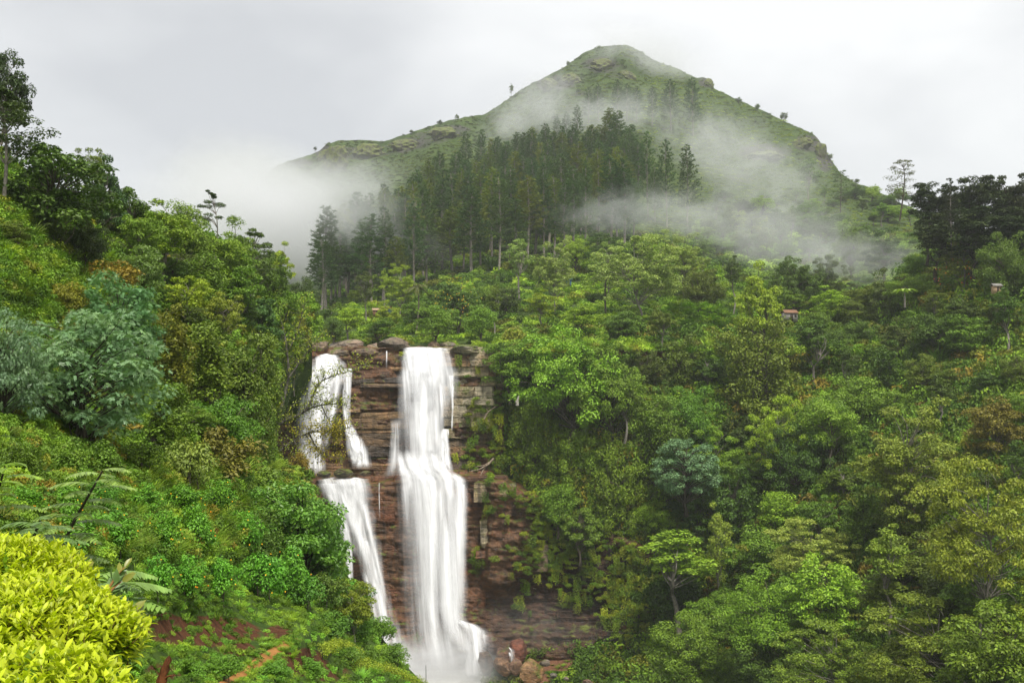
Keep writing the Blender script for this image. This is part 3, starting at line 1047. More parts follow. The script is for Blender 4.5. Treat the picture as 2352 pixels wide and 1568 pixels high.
def clump_leaves(G, rng, centres, radii, per, L, shape='diamond', wfrac=.55, low=.35, up=.55, droop=.15, scatter=.5):
    """Leaves on the shells of ellipsoid clumps, thick on top and thinning underneath."""
    C, D, Nn = [], [], []
    for c, r in zip(centres, radii):
        v = rvec(rng, int(per * 1.6))
        keep = rng.random(len(v)) < np.where(v[:, 2] > -.1, 1, low)
        v = v[keep][:per]
        p = c + v * r * rng.uniform(.62, 1.08, (len(v), 1))
        nn = norm(v / r * np.mean(r) * .75 + np.array([0, 0, up]) + rng.normal(size=v.shape) * scatter)
        t = norm(v * np.array([1, 1, .2]) + rng.normal(size=v.shape) * .7 - np.array([0, 0, .25]))
        t = t - nn * (t * nn).sum(1, keepdims=True)
        C.append(p)
        D.append(norm(t))
        Nn.append(nn)
    C, D, Nn = np.concatenate(C), np.concatenate(D), np.concatenate(Nn)
    ln = L * rng.uniform(.65, 1.3, len(C))
    G.leaves(C, D, Nn, ln, ln * wfrac, shape, droop)


def limb(rng, a, b, bow=.12, n=6):
    a, b = np.array(a, float), np.array(b, float)
    t = np.linspace(0, 1, n)[:, None]
    off = rng.normal(size=3) * np.linalg.norm(b - a) * bow
    off[2] += np.linalg.norm(b - a) * .08
    return a + (b - a) * t + off * np.sin(t * math.pi)


class Proto:
    def __init__(self, crown, trunk, Wd, Ht, boughs=None):
        self.crown, self.trunk, self.W, self.H, self.boughs = crown, trunk, Wd, Ht, boughs


def broad(seed, Wd=8., Ht=10., z0=1.0, ncl=54, per=190, cr=(.15, .26), flat=.8, L=.29, mat=None, bark=None, trunk_r=.22, shape='diamond', low=.35, irregular=.18, gap=0.0, topheavy=0.0, stems=1, rmin=.55):
    """Broad-leaved tree: boughs carrying separate leaf masses."""
    rng = np.random.default_rng(seed)
    R, Hc = Wd / 2, Ht - z0
    cen, rad = [], []
    i = 0
    while len(cen) < ncl:
        i += 1
        v = rvec(rng, 1)[0]
        if v[2] < -.8:
            continue
        rr = rng.uniform(rmin, .97) if rng.random() < .8 else rng.uniform(.2, .55)
        lump = 1 + irregular * float(fbm(np.array(v[0] * 1.7 + seed), np.array(v[1] * 1.7 + v[2]), seed % 50, 2)) * 2
        if gap and float(vnoise(np.array(v[0] * 2.1 + seed), np.array(v[2] * 2.1 + v[1]), 3)) < gap:
            continue
        k = rng.uniform(*cr)
        c = np.array([v[0] * R * rr * lump * (1 - k), v[1] * R * rr * lump * (1 - k), z0 + Hc * (.47 + topheavy) + v[2] * Hc * .5 * rr * lump * (1 - k * .5)])
        cen.append(c)
        s = k * R * rng.uniform(.8, 1.25)
        rad.append(np.array([s * rng.uniform(.9, 1.3), s * rng.uniform(.9, 1.3), s * flat]))
    G = Geo()
    clump_leaves(G, rng, cen, rad, per, L, shape, .56, low)
    crown = G.mesh('crown', mat or M_LEAF)
    T, B = Geo(), Geo()
    for st in range(stems):
        off = rng.normal(size=3) * .03 * Wd * (stems > 1)
        off[2] = 0
        fork = np.array([rng.normal() * .035 * Wd, rng.normal() * .035 * Wd, z0 * rng.uniform(.8, 1.15)]) + off * 1.5
        tr = limb(rng, off + np.array([0, 0, -.8]), fork, .06, 7)
        T.tube(tr, np.linspace(trunk_r * 1.25, trunk_r * .75, 7), 8)
        top = np.array([fork[0] * .5, fork[1] * .5, z0 + Hc * .6])
        ax = limb(rng, fork, top, .08, 6)
        T.tube(ax, np.linspace(trunk_r * .75, trunk_r * .12, 6), 6)
        for c in cen[st::stems]:
            if rng.random() < .75:
                q = ax[min(4, max(0, int((c[2] - fork[2]) / max(.1, Hc * .6) * 4) - 1))]
                B.tube(limb(rng, q, c, .1, 5), np.linspace(trunk_r * .34, trunk_r * .07, 5), 5)
    return Proto(crown, T.mesh('trunk', bark or M_BARK, True), Wd, Ht, B.mesh('branches', bark or M_BARK, True))


def tiered(seed, Wd=8., Ht=12., z0=6., tiers=5, per=120, ncl=7, L=.3, mat=None, bark=None, trunk_r=.16, dome=.5, gap=0.0):
    """Open tree with flat leaf plates held on long bare boughs."""
    rng = np.random.default_rng(seed)
    cen, rad = [], []
    T = Geo()
    lean = rng.normal(size=2) * .5
    ax = limb(rng, (0, 0, -.8), (lean[0], lean[1], Ht * .96), .03, 12)
    T.tube(ax, np.linspace(trunk_r * 1.2, trunk_r * .15, 12), 7)
    for t in range(tiers):
        f = t / max(1, tiers - 1)
        z = z0 + (Ht - z0) * (.1 + .86 * f)
        rr = Wd / 2 * (1 - dome * f ** 2) * (.75 + .25 * math.sin(f * 3 + .6))
        a0 = rng.uniform(0, 6.28)
        for k in range(ncl):
            if rng.random() < gap:
                continue
            a = a0 + k / ncl * 6.28 + rng.normal() * .25
            d = rr * rng.uniform(.35, .88)
            c = np.array([lean[0] * f + math.cos(a) * d, lean[1] * f + math.sin(a) * d, z + rng.normal() * .25])
            s = rr * rng.uniform(.22, .36)
            cen.append(c)
            rad.append(np.array([s, s, s * .36]))
            q = ax[int(np.clip((z - Ht * .1) / Ht * 11, 2, 10))]
            T.tube(limb(rng, q, c, .07, 5), np.linspace(trunk_r * .36, trunk_r * .08, 5), 5)
    G = Geo()
    clump_leaves(G, rng, cen, rad, per, L, 'diamond', .55, .5, .8)
    return Proto(G.mesh('crown', mat or M_LEAF), T.mesh('trunk', bark or M_BARK_PALE, True), Wd, Ht)


def pine(seed, Wd=6.4, Ht=28., z0=12., whorls=20, lean=0.0):
    """Plantation pine: straight bole, upswept boughs ending in brushes of needles."""
    rng = np.random.default_rng(seed)
    T, G = Geo(), Geo()
    ax = limb(rng, (0, 0, -1), (rng.normal() * .3 + lean, rng.normal() * .3, Ht - .3), .012, 12)
    T.tube(ax, np.linspace(.3, .05, 12), 7)
    C, D, Nn, Ls = [], [], [], []
    for w in range(whorls):
        f = (w + rng.uniform(-.3, .3)) / whorls
        f = min(max(f, 0), 1)
        z = z0 + (Ht - z0) * f
        env = (1 - f) ** .62 * (.55 + .45 * min(1, f * 5 + .15))
        base = np.array([np.interp(z, ax[:, 2], ax[:, 0]), np.interp(z, ax[:, 2], ax[:, 1]), z])
        nb = 5 if f < .85 else 3
        a0 = rng.uniform(0, 6.28)
        for b in range(nb):
            if rng.random() < .12:
                continue
            a = a0 + b / nb * 6.28 + rng.normal() * .25
            ln = Wd / 2 * env * rng.uniform(.6, 1.15) + .25
            tip = base + np.array([math.cos(a) * ln, math.sin(a) * ln, ln * rng.uniform(.25, .6) + .15])
            br = limb(rng, base, tip, .05, 4)
            T.tube(br, np.linspace(.06, .015, 4), 4)
            for s in np.linspace(.45, 1, 2 + int(ln / 1.0)):
                p = base + (tip - base) * s + rng.normal(size=3) * .12
                m_ = 14
                dd = norm(norm(tip - base)[None] * .6 + rng.normal(size=(m_, 3)) * .65 + np.array([0, 0, .55]))
                C.append(np.repeat(p[None], m_, 0))
                D.append(dd)
                Nn.append(rvec(rng, m_))
                Ls.append(rng.uniform(.55, .95, m_))
    m_ = 26
    C.append(np.repeat(ax[-1][None], m_, 0))
    D.append(norm(rng.normal(size=(m_, 3)) * .5 + np.array([0, 0, 1])))
    Nn.append(rvec(rng, m_))
    Ls.append(rng.uniform(.6, 1.0, m_))
    C, D, Nn, Ls = map(np.concatenate, (C, D, Nn, Ls))
    G.leaves(C, D, Nn, Ls, Ls * .2, 'diamond', .0)
    return Proto(G.mesh('crown', M_NEEDLE), T.mesh('trunk', M_BARK_PALE, True), Wd, Ht)


def palm_tree(seed, Ht=11., n=15, fl=3.4):
    rng = np.random.default_rng(seed)
    T, G = Geo(), Geo()
    ax = limb(rng, (0, 0, -.5), (rng.normal() * .4, rng.normal() * .4, Ht - 2.2), .03, 8)
    T.tube(ax, np.linspace(.2, .13, 8), 7)
    top = ax[-1]
    for k in range(n):
        a = k * 2.4 + rng.normal() * .2
        el = rng.uniform(.0, 1.15)
        t = np.linspace(0, 1, 12)
        rr = fl * rng.uniform(.8, 1.1)
        pts = top + np.stack([np.cos(a) * rr * t * math.cos(el), np.sin(a) * rr * t * math.cos(el), rr * (t * math.sin(el) - .62 * t ** 2.0)], -1)
        T.tube(pts, np.linspace(.04, .01, 12), 4)
        for s_ in (-1, 1):
            tt_ = np.linspace(.15, .98, 22)
            p = np.stack([np.interp(tt_, t, pts[:, i]) for i in range(3)], -1)
            tang = norm(np.gradient(p, axis=0))
            side = norm(np.cross(tang, np.array([0, 0, 1.]))) * s_
            d = norm(side * .8 + tang * .45 + np.array([0, 0, -.35]) + rng.normal(size=p.shape) * .08)
            nn = norm(np.cross(d, tang) * s_ + .01)
            G.leaves(p, d, nn, .75 * (1 - .5 * tt_), .13, 'diamond', .35)
    return Proto(G.mesh('crown', M_LEAF), T.mesh('trunk', M_BARK, True), fl * 2, Ht)


PR = {}
for i in range(8):
    PR['broad%d' % i] = broad(500 + i, irregular=(.22, .34, .15, .4)[i % 4], cr=((.15, .26), (.1, .2), (.18, .3), (.12, .3))[i % 4], flat=(.8, .65, .95)[i % 3])
for i in range(3):
    PR['dense%d' % i] = broad(520 + i, ncl=64, per=150, cr=(.13, .21), L=.3, irregular=.12, z0=.5)
for i in range(3):
    PR['lacy%d' % i] = broad(540 + i, Wd=8, Ht=12, z0=2.8, ncl=64, per=150, cr=(.1, .19), flat=.72, L=.27, gap=.33, irregular=.3, bark=M_BARK_PALE, trunk_r=.17)
for i in range(3):
    PR['slender%d' % i] = broad(560 + i, Wd=5, Ht=14, z0=4.0, ncl=40, per=130, cr=(.14, .28), flat=.8, L=.27, gap=.3, irregular=.3, bark=M_BARK_PALE, trunk_r=.15)
for i in range(2):
    PR['tier%d' % i] = tiered(580 + i)
PR['umbrella'] = tiered(590, Wd=6, Ht=14, z0=9.5, tiers=3, ncl=6, per=170, dome=.4, L=.26, gap=.15)
PR['skyline'] = tiered(593, Wd=8, Ht=14, z0=5.0, tiers=6, ncl=7, per=60, dome=.3, L=.3, gap=.2, bark=M_BARK)
for i in range(3):
    PR['shade%d' % i] = broad(600 + i, Wd=6, Ht=16, z0=3.0, ncl=60, per=130, cr=(.16, .3), flat=.6, L=.36, irregular=.25, mat=M_NEEDLE, bark=M_BARK_DARK)
for i in range(4):
    PR['pine%d' % i] = pine(620 + i, z0=(9., 10.5, 7., 6.)[i], whorls=(23, 21, 26, 27)[i])
for i in range(2):
    PR['lonepine%d' % i] = pine(640 + i, Wd=8.5, z0=6., whorls=22)
for i in range(2):
    PR['palmate%d' % i] = broad(660 + i, Wd=9, Ht=8, z0=.2, ncl=125, per=80, cr=(.12, .2), flat=.62, L=.42, shape='palm', mat=M_LEAF_GLOSS, bark=M_BARK_DARK, stems=3, trunk_r=.14, low=.15, irregular=.2)
for i in range(3):
    PR['shrub%d' % i] = broad(680 + i, Wd=4, Ht=3.2, z0=.3, ncl=34, per=110, cr=(.18, .32), flat=.75, L=.2, shape='diamond', trunk_r=.05, stems=3, irregular=.25)
for i in range(2):
    PR['vine%d' % i] = broad(690 + i, Wd=4, Ht=9, z0=.0, ncl=70, per=100, cr=(.16, .3), flat=1.25, L=.24, trunk_r=.12, irregular=.3, low=.7)
PR['glossy'] = broad(700, Wd=8, Ht=8.4, z0=.9, ncl=90, per=150, cr=(.12, .2), flat=.7, L=.24, mat=M_LEAF_GLOSS, bark=M_BARK_DARK, trunk_r=.15, stems=2, irregular=.15)
for i in range(3):
    PR['big%d' % i] = broad(720 + i, Wd=20, Ht=18, z0=2.0, ncl=(120, 90, 150)[i], per=(230, 300, 190)[i], cr=((.09, .17), (.12, .2), (.08, .15))[i], flat=(.75, .7, .85)[i], L=.42, irregular=(.25, .3, .2)[i], trunk_r=.4)
for i in range(2):
    PR['biglacy%d' % i] = broad(730 + i, Wd=18, Ht=20, z0=4.5, ncl=110, per=200, cr=(.07, .14), flat=.62, L=.38, gap=.36, irregular=.32, bark=M_BARK_PALE, trunk_r=.22)
for i in range(2):
    PR['bigvine%d' % i] = broad(735 + i, Wd=13, Ht=24, z0=.0, ncl=150, per=150, cr=(.1, .2), flat=1.3, L=.42, trunk_r=.4, irregular=.3, low=.75)
PR['dome'] = broad(705, Wd=8, Ht=8.6, z0=.7, ncl=130, per=120, cr=(.1, .15), flat=.8, L=.24, irregular=.03, bark=M_BARK_DARK, rmin=.82)
PR['palm'] = palm_tree(710)
PR['palm1'] = palm_tree(711, n=11)

# ------------------------------------------------------------------ placing plants
THINGS = []       # (object, description, place, px, group)
ORD = ['first', 'second', 'third', 'fourth', 'fifth', 'sixth', 'seventh', 'eighth', 'ninth', 'tenth', 'eleventh', 'twelfth', 'thirteenth', 'fourteenth', 'fifteenth', 'sixteenth', 'seventeenth', 'eighteenth', 'nineteenth', 'twentieth',
       'twenty-first', 'twenty-second', 'twenty-third', 'twenty-fourth', 'twenty-fifth', 'twenty-sixth', 'twenty-seventh', 'twenty-eighth', 'twenty-ninth', 'thirtieth']
def ordinal(i):
    if i < 30:
        return ORD[i]
    return ('thirty-' if i < 39 else 'forty-') + ORD[(i - 30) % 9]


FIELDS = {'L': F_lft, 'R': F_rgt, 'M': F_mtn}


def tree(proto, name, px, ytop, w, ybase, color, land, desc, place, group, Y=None, rz=None, cat='tree', sink=None):
    pr = PR[proto]
    if sink is None:
        sink = .14 if land in 'LR' and proto[:4] in ('broa', 'dens', 'lacy', 'glos', 'palm', 'shru') else 0
    if Y is None:
        Y = float(FIELDS[land](np.array(float(px)), np.array(float(ybase))))
    s = Y / FP
    ybase = ybase + sink * (ybase - ytop)
    h = (ybase - ytop) * s
    wm = w * s
    if proto[:4] in ('broa', 'dens') and wm > 12.5:
        pr = PR['big%d' % random.randint(0, 2)]
    elif proto[:4] == 'lacy' and wm > 11:
        pr = PR['biglacy%d' % random.randint(0, 1)]
    elif proto[:4] == 'vine' and wm > 7:
        pr = PR['bigvine%d' % random.randint(0, 1)]
    root = empty(name, at(px, ybase, Y), random.uniform(0, 6.28) if rz is None else rz, (w * s / pr.W, w * s / pr.W, h / pr.H))
    t = link('trunk', pr.trunk, root)
    if pr.boughs:
        link('branches', pr.boughs, t)
    f = random.uniform(.88, 1.12)
    c = link('crown', pr.crown, root, (color[0] * f * random.uniform(.93, 1.07), color[1] * f, color[2] * f))
    root['category'] = cat
    root['group'] = group
    THINGS.append((root, desc, place, px))
    return root


C_DARK, C_DEEP, C_MID, C_LIGHT = (.03, .056, .016), (.045, .09, .018), (.075, .145, .02), (.13, .225, .026)
C_YEL, C_OLIVE, C_BRIGHT, C_PALE = (.13, .2, .02), (.066, .105, .017), (.095, .18, .02), (.125, .2, .07)
C_BLUE, C_ORNG, C_NIGHT, C_PINE = (.12, .215, .15), (.26, .14, .022), (.024, .04, .02), (.036, .074, .034)

# ---- left hillside
GL = 'trees on the left hillside'
LEFT = [
    # proto, name, px, ytop, width, ybase, colour, description
    ('tier1', 'dark_tree', 8, 205, 230, 470, C_DARK, 'dark tree with drooping layered boughs under the tallest crown'),
    ('dense1', 'dark_tree', 4, 90, 140, 300, (.024, .042, .018), 'tallest near-black tree at the frame edge on the hill top'),
    ('broad5', 'forest_tree', 300, 418, 150, 580, (.05, .1, .018), 'deep green skyline tree between the dome and the feathery tree'),
    ('broad6', 'forest_tree', 425, 442, 140, 620, (.085, .15, .02), 'rounded green skyline tree beside the umbrella-shaped tree'),
    ('broad7', 'forest_tree', 535, 498, 130, 680, (.075, .135, .02), 'rounded skyline tree just past the umbrella-shaped tree'),
    ('broad5', 'forest_tree', 625, 568, 110, 730, (.06, .11, .02), 'last rounded skyline tree before the mist'),
    ('dense0', 'domed_tree', 118, 296, 330, 560, C_DEEP, 'big dark green domed tree under the tallest near-black crown'),
    ('broad1', 'forest_tree', 238, 365, 120, 550, (.03, .075, .03), 'dark bluish green tree beside the big dome'),
    ('lacy1', 'sapling', 212, 318, 90, 470, C_OLIVE, 'thin wispy tree poking above the dome against the sky'),
    ('lacy0', 'forest_tree', 372, 432, 210, 650, (.11, .18, .02), 'feathery yellow-green tree on the skyline'),
    ('lacy2', 'forest_tree', 318, 455, 130, 640, C_MID, 'airy mid green tree next to the big dome'),
    ('umbrella', 'umbrella_tree', 482, 438, 82, 640, C_DARK, 'lone tall umbrella-shaped dark tree against the mist'),
    ('lacy2', 'forest_tree', 500, 500, 150, 690, (.1, .17, .022), 'feathery green tree below the umbrella-shaped tree'),
    ('tier0', 'forest_tree', 588, 532, 130, 740, C_DEEP, 'olive-dark spreading tree at the end of the skyline'),
    ('lacy0', 'forest_tree', 545, 560, 150, 760, C_MID, 'leafy tree with visible boughs under the spreading tree'),
    ('broad2', 'forest_tree', 455, 560, 170, 720, C_MID, 'mid green tree in the middle of the left slope'),
    ('glossy', 'forest_tree', 190, 480, 125, 620, C_DARK, 'dark glossy-leaved tree just below the big dome'),
    ('glossy', 'forest_tree', 325, 545, 130, 690, (.07, .13, .03), 'glossy tree with pale leaf tips above the blue-green trees'),
    ('shrub1', 'orange_shrub', 248, 588, 170, 680, (.12, .105, .018), 'orange-tinged shrub above the blue-green trees'),
    ('shrub0', 'orange_shrub', 155, 640, 110, 720, (.11, .125, .018), 'yellowish shrub left of the orange-tinged one'),
    ('broad3', 'forest_tree', 640, 650, 110, 790, C_MID, 'mid green tree under the end of the skyline'),
    ('broad0', 'forest_tree', 700, 626, 66, 740, C_DARK, 'small dark round tree at the far tip of the hill'),
    ('broad4', 'forest_tree', 694, 658, 105, 800, C_BRIGHT, 'bright green tree at the far tip of the hill'),
    ('broad1', 'forest_tree', 592, 665, 130, 800, (.045, .1, .035), 'bluish green tree in the middle of the spur'),
    ('lacy1', 'forest_tree', 430, 615, 130, 760, C_YEL, 'yellowish open tree above the vine-draped slope'),
    ('lacy2', 'forest_tree', 505, 650, 120, 800, (.13, .17, .03), 'pale-leaved open tree beside the yellowish one'),
    ('vine0', 'vine_clad_tree', 395, 690, 120, 920, (.085, .115, .016), 'olive vine-draped tree right of the blue-green crowns'),
    ('vine1', 'vine_clad_tree', 470, 720, 150, 960, (.07, .12, .016), 'tall green column of vines in mid slope'),
    ('vine0', 'vine_clad_tree', 560, 760, 130, 1020, (.055, .1, .018), 'dark column of vines behind the bare tree'),
    ('vine1', 'vine_clad_tree', 604, 740, 104, 1010, (.08, .13, .018), 'leafy vine mass behind the bare tree limbs'),
    ('vine0', 'vine_clad_tree', 680, 735, 52, 830, (.09, .15, .018), 'leafy vine mass at the head of the left fall'),
    ('vine1', 'vine_clad_tree', 385, 860, 130, 1060, (.06, .11, .014), 'low vine heap below the blue-green crown'),
    ('broad3', 'forest_tree', 520, 880, 170, 1080, (.055, .13, .016), 'rounded green thicket left of the bare tree trunk'),
    ('vine0', 'vine_clad_tree', 606, 900, 66, 1080, (.06, .11, .016), 'vine-hung bank against the lacy fall'),
    ('lacy1', 'forest_tree', 676, 742, 60, 880, C_MID, 'light leafy tree screening the head of the left fall'),
    ('palmate1', 'blue_green_tree', 268, 606, 280, 830, (.06, .155, .08), 'fresh green broad-leaved tree just behind the blue-green one'),
    ('palmate0', 'blue_green_tree', 170, 680, 450, 1010, (.08, .165, .115), 'large blue-green broad-leaved tree on the left slope'),
    ('palmate1', 'blue_green_tree', 10, 690, 200, 960, (.065, .13, .095), 'blue-green tree cut by the frame edge'),
    ('shrub2', 'olive_shrub', 505, 985, 190, 1110, (.085, .09, .018), 'brownish olive shrub above the round tree'),
    ('shrub0', 'olive_shrub', 432, 1000, 150, 1130, (.1, .15, .04), 'grey-green big-leaved shrub left of the brownish one'),
    ('shrub1', 'orange_shrub', 690, 1035, 56, 1100, (.1, .09, .018), 'small orange shrub where the ledge meets the bank'),
    ('shrub2', 'forest_shrub', 600, 1078, 150, 1180, C_MID, 'pale green shrub touching the round tree from above'),
    ('glossy', 'round_tree', 672, 1080, 300, 1345, (.065, .16, .03), 'dense round-crowned tree in front of the lower left fall'),
    ('glossy', 'round_tree', 742, 1165, 150, 1375, (.055, .135, .028), 'darker crown tucked under the round tree beside the water'),
    ('broad2', 'forest_tree', 590, 1150, 150, 1310, (.05, .1, .018), 'dark low crown left of the round tree'),
    ('lacy1', 'forest_tree', 812, 1318, 118, 1470, (.09, .14, .02), 'small twiggy tree leaning out over the white water'),
    ('shrub0', 'forest_shrub', 740, 1310, 110, 1400, C_DEEP, 'dark green shrub between the round tree and the twiggy tree'),
]
for a in LEFT:
    pl = '' if True else ''
    tree(a[0], a[1], a[2], a[3], a[4], a[5], a[6], 'L', a[7], '', GL, cat='shrub' if 'shrub' in a[1] else 'tree')

# low bushes filling the left slope: rows with an ordinal each
SHR = [
    # (y, x list, width, height, colours, description, place)
    (1180, [60, 150, 240, 330, 420, 500], 110, 75, (.055, .15, .016), 'green yellow-flowered weed bush', 'in the row below the blue-green tree', 'sunflower_bush'),
    (1265, [170, 270, 365, 460, 545], 120, 90, (.06, .17, .02), 'green yellow-flowered weed bush', 'in the row above the earth bank', 'sunflower_bush'),
    (1375, [350, 430, 510, 590, 665], 115, 100, (.06, .18, .022), 'bright green yellow-flowered weed bush', 'hanging over the red earth bank', 'sunflower_bush'),
    (1090, [60, 150, 240, 330], 120, 80, (.06, .12, .016), 'leafy green bush', 'in the shade under the blue-green tree', 'leafy_bush'),
    (1400, [700, 760, 815], 90, 75, (.05, .14, .02), 'leafy green bush', 'below the round tree', 'leafy_bush'),
    (1470, [770, 830, 880], 85, 60, (.055, .13, .02), 'leafy green bush', 'on the spur tip beside the white water', 'leafy_bush'),
    (1530, [800, 855, 895], 70, 50, (.06, .13, .02), 'low green bush', 'along the spur edge above the clipped hedge', 'leafy_bush'),
    (1560, [430, 500, 640, 720], 90, 50, (.06, .15, .02), 'low weedy bush', 'at the bottom of the frame by the footpath', 'leafy_bush'),
]
FLOWER_BUSHES = []
for y, xs, w, h, c, d, pl, nm in SHR:
    for x in xs:
        o = tree(random.choice(['shrub0', 'shrub1', 'shrub2']), nm, x + random.uniform(-12, 12), y - h * random.uniform(.9, 1.15), w * random.uniform(1., 1.25), y, c, 'L', d, pl, 'bushes on the left hillside', cat='bush')
        if 'flower' in d:
            FLOWER_BUSHES.append(o)

# ---- valley above the brink
GV = 'trees in the valley above the brink'
VAL = [
    ('lacy0', 'forest_tree', 800, 682, 100, 792, C_LIGHT, 'light green tree at the brink above the left fall'),
    ('broad2', 'forest_tree', 765, 715, 60, 800, C_DEEP, 'small dark tree at the brink nearest the left hill'),
    ('lacy1', 'forest_tree', 920, 606, 105, 735, C_YEL, 'yellow-green open tree in front of the pine trunks'),
    ('palm', 'palm_tree', 955, 632, 70, 770, (.05, .075, .02), 'dark drooping palm above the brink'),
    ('broad1', 'forest_tree', 1052, 632, 130, 770, (.05, .105, .028), 'round dark green tree with yellow flower spikes'),
    ('broad3', 'forest_tree', 1000, 690, 110, 800, C_MID, 'mid green tree standing just behind the main fall'),
    ('broad4', 'forest_tree', 875, 725, 100, 795, C_MID, 'low green tree behind the flat-topped boulder'),
    ('dense2', 'forest_tree', 1166, 650, 84, 735, C_DARK, 'compact dark evergreen above the mossy blocks'),
    ('slender0', 'slender_tree', 1193, 528, 66, 688, C_PALE, 'slim pale green tree rising in front of the pines'),
    ('lacy2', 'slender_tree', 1275, 548, 120, 726, C_PALE, 'wide pale green tree next to the slim one'),
    ('slender1', 'slender_tree', 1240, 660, 84, 760, C_YEL, 'short yellow-green tree below the pale ones'),
    ('palm1', 'palm_tree', 1392, 610, 80, 730, (.05, .075, .025), 'dark drooping palm below the pines'),
    ('lacy1', 'slender_tree', 1478, 532, 220, 752, C_PALE, 'large pale spreading tree in the mist with a bare pale trunk'),
    ('lacy0', 'slender_tree', 1400, 552, 130, 700, C_PALE, 'pale tree between the palm and the large spreading one'),
    ('lacy2', 'slender_tree', 1568, 530, 140, 690, (.13, .2, .06), 'pale yellow-green tree right of the large spreading one'),
    ('broad0', 'forest_tree', 1612, 610, 120, 730, C_OLIVE, 'olive tree at the edge of the grassy clearing'),
    ('lacy0', 'slender_tree', 1520, 690, 90, 800, C_OLIVE, 'small vine-hung tree in the clearing'),
    ('broad2', 'forest_tree', 1105, 690, 90, 790, C_MID, 'green tree directly above the right edge of the main fall'),
    ('slender2', 'slender_tree', 1135, 640, 50, 770, C_OLIVE, 'thin olive tree beside the compact dark evergreen'),
    ('broad4', 'forest_tree', 1340, 690, 110, 780, C_LIGHT, 'light green bushy tree in mid clearing'),
    ('dense0', 'forest_tree', 1430, 705, 100, 780, (.07, .13, .03), 'bluish bushy tree right of the mid clearing'),
]
for a in VAL:
    tree(a[0], a[1], a[2], a[3], a[4], a[5], a[6], 'M', a[7], '', GV)

# ---- pines
GP = 'pines of the plantation'


def pines(row, base, hts, place, protos, step, x0, x1, colr=C_PINE, w=56, desc='tall dark green pine'):
    x = x0
    while x < x1:
        yb = base(x) + random.uniform(-15, 15)
        Y = float(F_mtn(np.array(x), np.array(yb)))
        h = random.uniform(*hts) * FP / Y
        tree(random.choice(protos), 'pine_tree', x, yb - h, 1.25 * w * 330 / Y * random.uniform(.75, 1.25), yb, random.choice([colr, colr, (.06, .095, .024), (.035, .07, .028), (.075, .11, .025)]), 'M', desc, place, GP)
        x += .72 * step * 330 / Y * random.uniform(.7, 1.35)


PP = ['pine0', 'pine1', 'pine2', 'pine3']
pines(1, curve([(740, 700), (1000, 632), (1300, 592), (1600, 545)]), (21, 33), 'in the lowest row of the plantation', PP[:3], 30, 748, 1460)
pines(0, curve([(735, 716), (1000, 655), (1050, 640)]), (18, 30), 'in the short row below the plantation', PP, 30, 738, 1000)
pines(2, curve([(780, 660), (1000, 596), (1300, 545), (1560, 520)]), (21, 32), 'in the second row of the plantation', PP, 32, 790, 1440)
pines(3, curve([(860, 620), (1000, 562), (1300, 505), (1500, 490)]), (20, 32), 'in the third row of the plantation', PP, 34, 880, 1430)
pines(4, curve([(920, 580), (1000, 528), (1300, 470), (1500, 455)]), (20, 32), 'in the fourth row of the plantation', PP, 36, 925, 1440)
pines(5, curve([(1000, 500), (1150, 455), (1300, 430), (1500, 430)]), (19, 31), 'in the fifth row of the plantation', PP, 40, 990, 1480)
pines(6, curve([(1060, 440), (1300, 400), (1480, 400)]), (17, 30), 'in the top row of the plantation', PP, 44, 1070, 1460)
for px, yt, yb, w, d in ((1532, 318, 522, 60, 'tall free-standing pine right of the plantation with a long bare trunk'), (1578, 330, 520, 66, 'broad free-standing pine nearest the open mountainside'),
                         (1488, 300, 500, 56, 'tall pine at the plantation corner'), (1505, 380, 512, 44, 'short pine between the plantation corner and the free-standing pines')):
    tree('lonepine%d' % random.randint(0, 1), 'pine_tree', px, yt, w, yb, C_PINE, 'M', d, '', GP)
for px, yt, yb, w, d in ((1541, 180, 300, 56, 'dark pine high on the mountain, second from the end of the upper group'), (1592, 176, 310, 52, 'outermost dark pine high on the mountain below the peak'),
                         (1498, 196, 290, 36, 'slim pine in the upper group on the mountain'), (1462, 196, 280, 40, 'pine in the middle of the upper group on the mountain'),
                         (1440, 190, 275, 40, 'dark pine left of the middle in the upper group'), (1418, 182, 275, 44, 'tallest pine at the near end of the upper group'),
                         (1375, 190, 280, 40, 'mist-veiled pine at the far end of the upper group'), (1352, 200, 285, 36, 'faint pine just inside the drifting mist'),
                         (1326, 240, 330, 34, 'small dark pine above the plantation'), (1300, 255, 335, 34, 'small pine left of the dark one above the plantation'), (1280, 262, 345, 30, 'lowest small pine above the plantation')):
    tree('lonepine%d' % random.randint(0, 1), 'pine_tree', px, yt, w, yb, C_PINE, 'M', d, '', GP)

